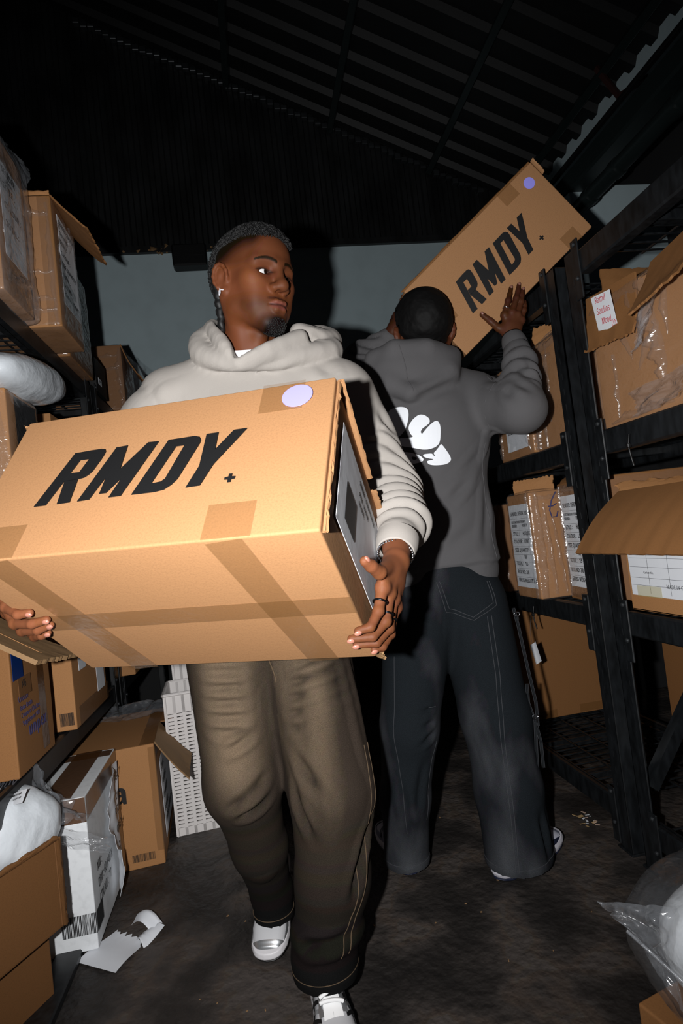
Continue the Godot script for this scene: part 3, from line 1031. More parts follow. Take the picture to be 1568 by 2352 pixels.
	strip(t, f, Vector2(0.06, 0.0), Vector2(0.085, 0.41), M.tape_brown)
	strip(t, f, Vector2(0.0, 0.155), Vector2(0.28, 0.06), M.tape_brown, "tape_strip", 0.0, 0.003)
	strip(t, face(t, "front"), Vector2(0.0, 0.175), Vector2(0.28, 0.068), M.tape_brown)
	f = face(t, "right")
	strip(t, f, Vector2(0.0, 0.178), Vector2(0.41, 0.062), M.tape_brown)
	strip(t, f, Vector2(0.165, -0.03), Vector2(0.06, 0.34), M.tape_brown, "tape_strip", 0.0, 0.003)
	lettering([["NW :", -0.16, -0.03, 0.024, false, 0.8], ["DIM : 60 X 40 X", -0.16, -0.075, 0.024, false, 0.8], ["CTN NO :  77", -0.16, -0.12, 0.024, false, 0.8]], M.ink, t, "print", f * Transform3D(Basis(), Vector3(0, 0, 0.003)))
	var torn := MB.new()
	torn.sheet(14, 22, func(a, b): return Vector3((a - 0.5) * 0.15 + 0.03 * b, (b - 0.5) * 0.36, 0.002 + 0.03 * pow(1.0 - a, 2.0) * (0.5 + 0.5 * sin(b * 7.0)) + 0.004 * sin(a * 9.0 + b * 5.0)) + Vector3(noise(Vector3(b * 3.0, 1, 2), 0.3) * 0.05 * (1.0 - a), 0, 0), 0.001)
	var tl := obj("torn_label", torn, M.paper, t)
	tl.transform = f * Transform3D(Basis(), Vector3(0.06, 0.0, 0.006))
	lettering([["TEX T", 0.0, 0.13, 0.026, true], ["DY", 0.02, 0.07, 0.022, true], ["R ZIP", -0.01, 0.03, 0.024, true], ["GREY", -0.01, -0.025, 0.024, true], ["2", 0.0, -0.075, 0.022, true], ["3.8", 0.0, -0.155, 0.022, true]], M.ink, tl, "print", Transform3D(Basis(), Vector3(0.0, 0.0, 0.012)))
	barcode(t, face(t, "front"), Vector2(0.095, -0.135), Vector2(0.09, 0.055), 15)
	barcode(t, face(t, "right"), Vector2(-0.17, -0.135), Vector2(0.07, 0.055), 16)
	var rail := MB.new()
	rail.box(Vector3(-0.62, 0.012, -1.55), Vector3(0.07, 0.024, 1.0), 0.004)
	tag(obj("floor_rail", rail, M.black_steel), "flat black steel rail lying on the floor under the white carton", "rail")

	# nearest pair at the lower left: a carton with shade put into its dark colour on the floor and a torn open one on it
	var fx := Vector3(0.08, 0.0, -0.147).normalized()
	s = Vector3(0.42, 0.185, 0.30)
	t = carton("floor_carton", "brown carton with shade put into its dark colour at the lower left picture corner, under the torn one", Transform3D(Basis(fx, Vector3.UP, fx.cross(Vector3.UP)), Vector3(-0.84, 0.0, -1.52)), s, M.kraft_deep)
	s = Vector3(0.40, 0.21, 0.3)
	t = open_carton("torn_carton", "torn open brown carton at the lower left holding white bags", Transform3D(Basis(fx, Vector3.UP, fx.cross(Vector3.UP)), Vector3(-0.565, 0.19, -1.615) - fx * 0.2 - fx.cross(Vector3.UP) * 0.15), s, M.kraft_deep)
	flap(t, Vector3(0.2, 0.21, 0.15), Vector3(0.2, 0.0, 0.15), Vector3(0.018, 0.0, -0.01), M.kraft_deep, 61, 0.02, 0.004, 0.005, "torn_rim")
	flap(t, Vector3(-0.2, 0.21, 0.15), Vector3(0.2, 0.21, 0.15), Vector3(0.0, 0.012, 0.004), M.kraft_deep, 62, 0.012, 0.003, 0.005, "torn_rim")

	# --- right rack, far bay, upper shelf
	s = Vector3(0.36, 0.37, 0.245)
	t = carton("wrapped_carton", "glossy film-wrapped carton beside the raised elbow, right upper shelf", at(Vector3(1.245, 1.297, -1.875)), s, M.kraft)
	film_wrap(t, 0.006, 0.006, M.film, 23)
	film_folds(t, face(t, "left"), [[-0.10, -0.18, -0.09, 0.18, 0.045], [-0.045, -0.18, -0.05, 0.17, 0.02], [-0.1, 0.16, 0.1, 0.165, 0.03], [0.0, -0.1, 0.02, 0.16, 0.015], [-0.09, 0.12, 0.05, 0.13, 0.02]], M.film, 23)
	flap(t, Vector3(-0.17, 0.37, -0.1), Vector3(-0.05, 0.37, 0.1), Vector3(0.02, 0.075, 0.0), M.kraft, 71, 0.015, 0.004, 0.005)
	film_piece(t, [Vector3(-0.18, 0.365, 0.1), Vector3(-0.18, 0.365, -0.12), Vector3(-0.12, 0.42, -0.12), Vector3(-0.12, 0.42, 0.1)], M.film_hazy, 24, 0.02)
	s = Vector3(0.34, 0.36, 0.28)
	t = carton("wrapped_carton", "film-wrapped carton with white label under the raised elbow, right upper shelf", at(Vector3(1.225, 1.297, -2.15)), s, M.kraft)
	film_wrap(t, 0.005, 0.005, M.film, 27)
	film_folds(t, face(t, "left"), [[0.115, -0.17, 0.115, 0.17, 0.022], [-0.12, -0.17, -0.12, 0.17, 0.03]], M.film, 27)
	sticker(t, face(t, "left"), Vector2(0.02, -0.02), Vector2(0.17, 0.26), [["GROSS WEIGHT", 0.015, 0.06, 0.017, true, 0.8], ["6.5", 0.125, 0.06, 0.02, true]])
	# --- right rack, far bay, middle shelf
	s = Vector3(0.34, 0.385, 0.18)
	t = carton("wrapped_carton", "film-wrapped carton with scrawled mark next to the dark hoodie hem, right middle shelf", at(Vector3(1.165, 0.767, -2.075)), s, M.kraft)
	film_wrap(t, 0.006, 0.007, M.film, 29)
	film_folds(t, face(t, "front"), [[-0.15, -0.19, -0.152, 0.19, 0.035], [-0.11, -0.18, -0.12, 0.15, 0.02], [-0.07, -0.18, -0.09, 0.1, 0.014], [-0.16, 0.17, 0.0, 0.172, 0.02]], M.film, 29)
	film_folds(t, face(t, "left"), [[0.075, -0.19, 0.078, 0.19, 0.018]], M.film, 30)
	f = face(t, "left")
	var form := [["SENDER: DERIN TEXTILE", 0.012, 0.265, 0.0145, true, 0.72], ["CUSTOMER/BUYER:", 0.012, 0.238, 0.009, true, 0.8], ["RMDY", 0.1, 0.238, 0.009, true, 0.8], ["BRAND:", 0.012, 0.222, 0.011, true, 0.8], ["RMDY", 0.1, 0.222, 0.012, true, 0.8], ["STYLE :", 0.015, 0.19, 0.0145, true, 0.8], ["HOODIE", 0.095, 0.19, 0.0145, true, 0.75], ["COLOUR :", 0.015, 0.16, 0.0145, true, 0.8], ["LIME", 0.1, 0.16, 0.0145, true, 0.8], ["SIZE QUANTITY", 0.015, 0.128, 0.0145, true, 0.8], ["M", 0.085, 0.102, 0.0145, true], ["TOTAL :", 0.015, 0.077, 0.0145, true, 0.8], ["15", 0.085, 0.077, 0.0145, true], ["BOX NO:", 0.015, 0.045, 0.0145, true, 0.8], ["38", 0.085, 0.045, 0.0145, true], ["GROSS WEIGHT:", 0.015, 0.014, 0.0145, true, 0.75], ["12.4", 0.12, 0.014, 0.0145, true]]
	lb = sticker(t, f, Vector2(0.0, 0.0), Vector2(0.158, 0.31), form)
	rules(lb, Vector2(0.158, 0.31), [0.258, 0.214, 0.183, 0.153, 0.122, 0.096, 0.07, 0.038], [])
	# hand-drawn mark on the side towards the camera
	var pen := MB.new()
	pen.tube([Vector3(0.02, 0.05, 0), Vector3(0.0, 0.02, 0), Vector3(-0.012, -0.015, 0), Vector3(-0.006, -0.04, 0), Vector3(0.012, -0.04, 0), Vector3(0.02, -0.02, 0)], 0.0024, 5)
	pen.tube([Vector3(-0.016, 0.0, 0), Vector3(0.002, 0.0, 0), Vector3(0.018, 0.008, 0)], 0.0022, 5)
	obj("pen_mark", pen, M.ink_blue, t).transform = face(t, "front") * Transform3D(Basis(), Vector3(-0.085, 0.135, 0.002))
	flap(t, Vector3(-0.15, 0.385, -0.06), Vector3(-0.05, 0.385, 0.06), Vector3(0.0, 0.055, 0.0), M.kraft, 73, 0.012, 0.003, 0.005)
	s = Vector3(0.34, 0.40, 0.22)
	t = carton("wrapped_carton", "film-wrapped carton with big shipping label beside the post, right middle shelf", at(Vector3(1.235, 0.767, -1.80), -6.0), s, M.kraft_dark)
	film_wrap(t, 0.003, 0.004, M.film, 31)
	film_folds(t, face(t, "left"), [[-0.09, -0.19, -0.092, 0.19, 0.016], [-0.09, 0.18, 0.09, 0.175, 0.02]], M.film, 31)
	lb = sticker(t, face(t, "left"), Vector2(-0.005, 0.0), Vector2(0.165, 0.31), form)
	rules(lb, Vector2(0.165, 0.31), [0.258, 0.214, 0.183, 0.153, 0.122, 0.096, 0.07, 0.038], [])
	flap(t, Vector3(-0.17, 0.4, -0.08), Vector3(-0.17, 0.4, 0.1), Vector3(0.03, 0.02, 0.0), M.kraft_dark, 75, 0.01, 0.004, 0.005, "torn_rim")
	s = Vector3(0.3, 0.36, 0.18)
	t = carton("wrapped_carton", "dark film-wrapped carton edge right behind the dark hoodie, right middle shelf", at(Vector3(1.17, 0.767, -2.40)), s, M.kraft_dark)
	film_wrap(t, 0.005, 0.005, M.film, 37)
	# --- right rack, far bay, bottom shelf
	s = Vector3(0.5, 0.50, 0.3)
	t = carton("plain_carton", "big plain brown carton on the right bottom shelf, taped along its lower edge", at(Vector3(1.33, 0.157, -2.66)), s, M.kraft_dark)
	f = face(t, "front")
	strip(t, f, Vector2(-0.13, -0.23), Vector2(0.12, 0.035), M.tape, "tape_end")
	strip(t, f, Vector2(0.1, -0.225), Vector2(0.12, 0.035), M.tape, "tape_end")
	# --- right rack, near bay, upper shelf
	s = Vector3(0.40, 0.36, 0.40)
	t = carton("wrapped_carton", "open film-wrapped carton with a handwritten note on its flap, right upper shelf", at(Vector3(1.275, 1.297, -1.40)), s, M.kraft, "", 0.005)
	film_wrap(t, 0.008, 0.008, M.film, 41)
	film_folds(t, face(t, "left"), [[0.055, -0.02, 0.04, 0.17, 0.05], [0.075, -0.1, 0.06, 0.05, 0.045], [0.02, 0.03, -0.02, 0.16, 0.03], [-0.04, -0.02, -0.06, 0.06, 0.02], [0.1, 0.0, 0.12, 0.16, 0.02], [-0.12, -0.16, -0.11, 0.02, 0.014], [-0.16, -0.165, 0.1, -0.16, 0.02], [-0.02, -0.05, 0.05, 0.02, 0.02]], M.film, 41)
	var fl := flap(t, Vector3(-0.202, 0.40, -0.205), Vector3(-0.202, 0.38, 0.02), Vector3(-0.035, -0.165, 0.01), M.kraft_dark, 81, 0.008, 0.006, 0.006)
	f = frame(Vector3(-0.2255, 0.313, -0.085), Vector3(0.01, -0.13, 1.0), Vector3(-0.2, 1.0, 0.0))
	var note := sticker(t, f, Vector2.ZERO, Vector2(0.085, 0.11), [], null, "note")
	note.position += f.basis.z * 0.004
	lettering([["Ramil", 0.012, 0.083, 0.017, false, 0.8, 0.15], ["Studios", 0.010, 0.052, 0.017, false, 0.75, 0.15], ["Mood", 0.022, 0.022, 0.017, false, 0.7, 0.15], ["17", 0.069, 0.013, 0.011, false, 0.7]], M.ink_red, note, "handwriting", Transform3D(Basis(), Vector3(-0.0425, -0.055, 0.0006)), "Droid Sans")
	var ring := MB.new()
	var rp := []
	for i in 13:
		rp.append(Vector3(0.0315 + 0.0085 * cos(TAU * i / 12.0), -0.036 + 0.0125 * sin(TAU * i / 12.0), 0.001))
	ring.tube(rp, 0.0006, 4)
	obj("ink_ring", ring, M.ink_red, note)
	flap(t, Vector3(-0.15, 0.36, -0.2), Vector3(0.12, 0.36, -0.2), Vector3(0.02, 0.14, -0.03), M.kraft_dark, 83, 0.006, 0.006, 0.005)
	flap(t, Vector3(-0.19, 0.36, -0.05), Vector3(-0.12, 0.42, 0.2), Vector3(0.06, 0.03, -0.1), M.kraft, 84, 0.01, 0.006, 0.005)
	flap(t, Vector3(-0.20, 0.375, 0.08), Vector3(-0.20, 0.40, 0.26), Vector3(-0.10, -0.14, 0.02), M.kraft_dark, 85, 0.008, 0.006, 0.006)
	film_piece(t, [Vector3(-0.215, 0.0, -0.03), Vector3(-0.25, 0.01, 0.2), Vector3(-0.24, 0.08, 0.2), Vector3(-0.215, 0.07, -0.03)], M.film_hazy, 42, 0.035)
	film_piece(t, [Vector3(-0.215, 0.16, 0.0), Vector3(-0.235, 0.2, 0.08), Vector3(-0.215, 0.34, 0.14), Vector3(-0.21, 0.2, 0.0)], M.film_hazy, 44, 0.03)
	# --- right rack, near bay, middle shelf
	s = Vector3(0.40, 0.335, 0.44)
	t = open_carton("open_carton", "wide open carton with a big creased flap and white label, right middle shelf", at(Vector3(1.258, 0.767, -1.345)), s, M.kraft)
	f = face(t, "left")
	lb = sticker(t, f, Vector2(-0.02, -0.018), Vector2(0.37, 0.21), [["MADE IN CHINA", 0.145, 0.022, 0.010, false, 0.9], ["Carton No.", 0.06, 0.06, 0.006], ["From", 0.04, 0.16, 0.006], ["Tee/Large Menu", 0.075, 0.16, 0.006]])
	rules(lb, Vector2(0.37, 0.2), [0.024, 0.045, 0.075, 0.1, 0.125, 0.15, 0.175], [0.08, 0.16])
	var yl := mat("clear_yellow_tape", Color(0.85, 0.8, 0.55, 0.3), 0.2)
	yl.transparency = BaseMaterial3D.TRANSPARENCY_ALPHA
	strip(t, f, Vector2(-0.14, 0.03), Vector2(0.12, 0.07), yl, "clear_tape", 0.0, 0.0052)
	strip(t, f, Vector2(-0.13, -0.11), Vector2(0.1, 0.03), yl, "clear_tape", 0.0, 0.0052)
	var big := MB.new()
	var tt := Vector3(-0.2, 0.34, 0.22)
	big.sheet(40, 16, func(a, b):
		var e := noise(Vector3(a * 4.0, 3, 5), 0.6) * 0.002
		var p: Vector3 = Vector3(-0.2, 0.34, -0.21).lerp(tt, a) + Vector3(-0.155, -0.16, -0.005) * b
		p += Vector3(-0.7, 0.7, 0) * (0.012 * sin(b * PI) + 0.0007 * sin(a * 34.0 + b * 3.0) * b)
		return p + Vector3(0, -e * b, 0), 0.006, Color(1.35, 1.25, 1.2))
	obj("flap", big, M.kraft_dark, t)
	flap(t, Vector3(0.08, 0.33, -0.21), Vector3(0.06, 0.33, 0.03), Vector3(0.02, 0.15, 0.0), M.kraft, 87, 0.02, 0.01, 0.006)
	flap(t, Vector3(-0.19, 0.335, -0.215), Vector3(0.19, 0.335, -0.215), Vector3(0, 0.03, -0.02), M.kraft, 88, 0.015, 0.002, 0.006, "torn_rim")
	var pk := MB.new()
	pk.x = Transform3D(Basis(), Vector3(-0.02, 0.3, 0.05))
	pillow(pk, Vector3(0.26, 0.16, 0.3), 6.0, 0.02)
	tag(obj("folded_pack", pk, mat("grey_blue_bag", Color(0.55, 0.6, 0.68), 0.35), null), "grey blue plastic pack inside the wide open carton on the right", "pack")
	get_node("folded_pack").position = t.position
	# --- right rack, near bay, bottom shelf
	s = Vector3(0.36, 0.40, 0.36)
	t = carton("plain_carton", "brown carton deep on the bottom shelf behind the sloping brace, right edge", at(Vector3(1.66, 0.157, -1.98)), Vector3(0.3, 0.38, 0.22), M.kraft_dark)

# ---------------------------------------------------------------- bags, baskets, paper
func basket(label: String, o: Vector3, s: Vector3, yaw: float) -> void:
	var t := thing("laundry_basket", label, "basket", at(o, yaw), "white perforated baskets")
	# walls of slotted plastic: horizontal bars between upright ribs, so that the slots are real holes
	var rows := 30
	var b := MB.new()
	var h := s.y
	var rim := 0.075
	for side in 4:
		var wide := s.x if side % 2 == 0 else s.z
		var deep := s.z if side % 2 == 0 else s.x
		b.x = Transform3D(Basis(Vector3.UP, side * PI / 2), Vector3.ZERO)
		var z := deep / 2 - 0.002
		b.box(Vector3(0, h - rim / 2, z), Vector3(wide, rim, 0.004), 0.001)
		b.box(Vector3(0, 0.015, z), Vector3(wide, 0.03, 0.004), 0.001)
		var cols := int(wide / 0.031)
		var pw := wide / cols
		for i in cols + 1:
			b.box(Vector3(-wide / 2 + pw * i, h / 2, z), Vector3(0.0125, h, 0.004), 0.0008)
		var y0 := 0.03
		var dy := (h - rim - 0.03) / rows
		for r in rows:
			b.box(Vector3(0, y0 + dy * (r + 0.5), z), Vector3(wide, dy * 0.72, 0.003))
	obj("basket_wall", b, M.white_plastic, t)
	b = MB.new()
	for side in 4:
		var wide := s.x if side % 2 == 0 else s.z
		var deep := s.z if side % 2 == 0 else s.x
		b.x = Transform3D(Basis(Vector3.UP, side * PI / 2), Vector3.ZERO)
		b.box(Vector3(0, h, deep / 2 + 0.004), Vector3(wide + 0.022, 0.012, 0.014), 0.004)
	obj("rim", b, M.white_plastic, t)
	b = MB.new()
	b.box(Vector3(0, 0.003, 0), Vector3(s.x - 0.004, 0.006, s.z - 0.004))
	obj("basket_floor", b, M.white_plastic, t)

func build_small_things() -> void:
	basket("taller white slotted plastic basket standing behind the shorter one", Vector3(-0.225, 0, -2.80), Vector3(0.36, 0.615, 0.24), 4.0)
	basket("shorter white slotted plastic basket in front, behind the brown flap and the left trouser leg", Vector3(-0.24, 0, -2.535), Vector3(0.34, 0.54, 0.24), 4.0)
	# the padded white bag on the left middle shelf
	var t := thing("padded_bag", "long white padded plastic bag lying on the wrapped carton, left middle shelf", "bag", at(Vector3(-0.67, 1.672, -1.93), 0.0, 7.0, 0.0))
	var b := MB.new()
	pillow(b, Vector3(0.22, 0.135, 0.52), 2.0, 0.012, 0.42)
	obj("bag_body", b, M.white_bag, t)
	b = MB.new()
	b.grid(10, 6, func(u, v): return Vector3((u - 0.5) * 0.10 * (1.0 - v * 0.6) + 0.02, 0.012 * sin(u * 12.0) + 0.005, -0.25 - 0.055 * v))
	obj("bag_end", b, M.film_hazy, t)
	# white bags in the torn carton at lower left
	t = thing("white_bag", "white plastic garment bag stuffed in the torn carton at lower left", "bag", at(Vector3(-0.70, 0.445, -1.63), -28.0, -8.0, 0.0))
	b = MB.new()
	pillow(b, Vector3(0.24, 0.2, 0.26), 5.0, 0.02, 0.45)
	obj("bag_body", b, M.white_bag, t)
	lettering([["RMDY", -0.04, 0.0, 0.022, true, 0.9, 0.2]], M.ink_grey, t, "print", Transform3D(Basis(Vector3.RIGHT, -0.55), Vector3(0.02, 0.095, 0.02)))
	b = MB.new()
	b.sheet(8, 4, func(u, v): return Vector3(u * 0.07, v * 0.032, 0.004 * sin(u * 3.0)), 0.0008)
	var tg := obj("paper_tag", b, M.paper, t)
	tg.transform = frame(Vector3(0.06, 0.06, 0.03), Vector3(0.8, 0.25, 0.2), Vector3(-0.2, 0.7, -0.5))
	lettering([["WARNING KEEP AWAY", 0.004, 0.02, 0.004], ["THIS BAG IS NOT A TOY", 0.004, 0.01, 0.004]], M.ink, tg, "print", Transform3D(Basis(), Vector3(0, 0, 0.005)))
	t = thing("clear_bag", "loose clear plastic bag draped over the corner of the white carton, lower left", "bag", at(Vector3(-0.6, 0.40, -1.68)))
	film_piece(t, [Vector3(-0.07, 0.16, -0.06), Vector3(0.0, 0.03, 0.03), Vector3(0.06, -0.03, -0.06), Vector3(-0.02, 0.05, -0.1)], M.film_hazy, 71, 0.04, "bag_body")
	film_piece(t, [Vector3(-0.02, -0.005, -0.03), Vector3(0.13, -0.035, 0.02), Vector3(0.14, -0.075, 0.02), Vector3(0.0, -0.06, -0.02)], M.film_hazy, 73, 0.03, "bag_corner")
	# torn sheet on the floor
	t = thing("torn_paper", "torn white sheet of paper lying on the floor before the white carton", "paper", at(Vector3(-0.48, 0.004, -1.80)))
	b = MB.new()
	# two halves that meet at a narrow bridge, both edges ragged
	var quad := [Vector3(-0.115, 0.0, 0.035), Vector3(0.005, 0.0, 0.115), Vector3(0.06, 0.0, 0.0), Vector3(-0.035, 0.0, -0.065)]
	b.sheet(12, 12, func(u, v):
		var p: Vector3 = (quad[0] as Vector3).lerp(quad[1], u).lerp((quad[3] as Vector3).lerp(quad[2], u), v)
		return p + Vector3(0, 0.006 * sin(u * 3.0 + 1.0) * v + 0.003 * sin(v * 5.0) + 0.002, 0) + Vector3(0.1, 0, -0.1) * noise(Vector3(u * 5.0, 3, 1), 0.5) * 0.25 * v * v * (1.0 - u * 0.6), 0.0006)
	obj("paper_piece", b, M.paper, t)
	b = MB.new()
	var quad2 := [Vector3(0.035, 0.0, -0.005), Vector3(0.062, 0.0, 0.03), Vector3(0.112, 0.0, -0.025), Vector3(0.08, 0.0, -0.055)]
	b.sheet(10, 10, func(u, v):
		var p: Vector3 = (quad2[0] as Vector3).lerp(quad2[1], u).lerp((quad2[3] as Vector3).lerp(quad2[2], u), v)
		return p + Vector3(0, 0.012 * sin(u * 4.0) * (1.0 - v) + 0.012 * v * v + 0.003, 0) + Vector3(0.1, 0, 0.1) * noise(Vector3(v * 4.0, 1, 5), 0.5) * 0.1 * (1.0 - u), 0.0006)
	obj("paper_piece", b, M.paper, t)
	b = MB.new()
	b.sheet(8, 8, func(u, v): return Vector3(0.03, 0.012, -0.12).lerp(Vector3(0.005, 0.006, -0.085), u).lerp(Vector3(0.105, 0.02, -0.03).lerp(Vector3(0.07, 0.008, -0.03), u), v) + Vector3(0, 0.02 * sin(v * PI) + 0.006 * sin(u * 5.0), 0), 0.0006)
	obj("paper_piece", b, M.paper, t)
	# scraps by the right rack
	var rg := RandomNumberGenerator.new()
	rg.seed = 5
	b = MB.new()
	for k in 16:
		var q := 0.003 + rg.randf() * 0.007
		b.x = at(Vector3(1.0 + rg.randf() * 0.06, 0.003 + q * 0.1, -2.0 + rg.randf() * 0.10), rg.randf() * 180, rg.randf() * 20)
		b.col = [Color(1, 1, 1), Color(0.8, 0.55, 0.4), Color(0.55, 0.35, 0.15)][k % 3]
		b.box(Vector3.ZERO, Vector3(q * 2.0, q * 0.15, q))
	tag(obj("litter", b, M.paper), "tiny paper and card scraps on the floor under the right rack beam", "litter", "", "stuff")
	b = MB.new()
	rg.seed = 8
	for k in 30:
		var q := 0.0012 + rg.randf() * 0.0025
		b.x = at(Vector3(-0.3 + rg.randf() * 1.1, 0.0015, -1.4 - rg.randf() * 0.9), rg.randf() * 180)
		b.box(Vector3.ZERO, Vector3(q * 2.0, 0.002, q))
	tag(obj("debris", b, M.kraft_inner), "small flecks of card strewn over the concrete floor", "debris", "", "stuff")
	# zip ties left on the beams
	for z in [[Vector3(1.025, 1.225, -1.43), "black zip tie hanging from the right upper beam above the open carton"], [Vector3(1.025, 0.695, -2.12), "black zip tie hanging from the right middle beam above the plain carton"]]:
		b = MB.new()
		b.x = Transform3D(Basis(), z[0])
		b.tube([Vector3(0.0, 0.03, 0.0), Vector3(-0.006, 0.0, 0.0), Vector3(-0.004, -0.03, 0.002), Vector3(0.0, -0.055, 0.004)], 0.0028, 5)
		b.box(Vector3(-0.006, 0.0, 0), Vector3(0.009, 0.012, 0.012), 0.002)
		tag(obj("zip_tie", b, M.black_plastic), z[1], "zip tie", "zip ties on the right rack beams")
	b = MB.new()
	b.x = at(Vector3(1.0, 0.555, -2.1), 20.0, 0.0, 14.0)
	b.sheet(4, 4, func(u, v): return Vector3((u - 0.5) * 0.030, (v - 0.5) * 0.078, 0.002 * sin(u * 3.0)), 0.0008)
	b.col = Color(0.05, 0.05, 0.05)
	b.tube([Vector3(-0.003, 0.036, 0.0), Vector3(0.004, 0.08, 0.0), Vector3(0.035, 0.138, 0.0)], 0.0008, 4)
	tag(obj("hang_tag", b, M.paper), "small white hang tag on a black string in front of the plain carton", "tag")
	# foreground, lower right: a carton with a clear bag of white goods on it
	var c := carton("near_carton", "brown carton at the lower right picture corner under the clear bag", at(Vector3(0.83, 0.0, -0.84), 14.0), Vector3(0.42, 0.2, 0.42), M.kraft_dark)
	t = thing("clear_bag", "clear plastic bag with white goods inside at the lower right picture corner", "bag", at(Vector3(0.72, 0.205, -0.90)))
	b = MB.new()
	b.x = at(Vector3(0.06, 0.11, 0.0), 20.0)
	pillow(b, Vector3(0.34, 0.21, 0.30), 9.0, 0.02, 0.5)
	obj("white_goods", b, M.white_bag, t)
	b = MB.new()
	b.x = at(Vector3(0.055, 0.122, 0.0), 20.0)
	pillow(b, Vector3(0.40, 0.235, 0.40), 12.0, 0.03, 0.6)
	obj("bag_film", b, M.film, t)
	film_piece(t, [Vector3(-0.13, 0.215, 0.0), Vector3(-0.245, 0.243, 0.0), Vector3(-0.205, 0.195, 0.01), Vector3(-0.15, 0.08, 0.04)], M.film_hazy, 91, 0.03, "bag_corner")
	b = MB.new()
	b.tube([Vector3(-0.205, 0.195, 0.01), Vector3(-0.17, 0.16, 0.08), Vector3(-0.10, 0.145, 0.16), Vector3(0.0, 0.13, 0.2), Vector3(0.12, 0.12, 0.2)], 0.003, 6)
	obj("bag_seam", b, M.film_hazy, t)

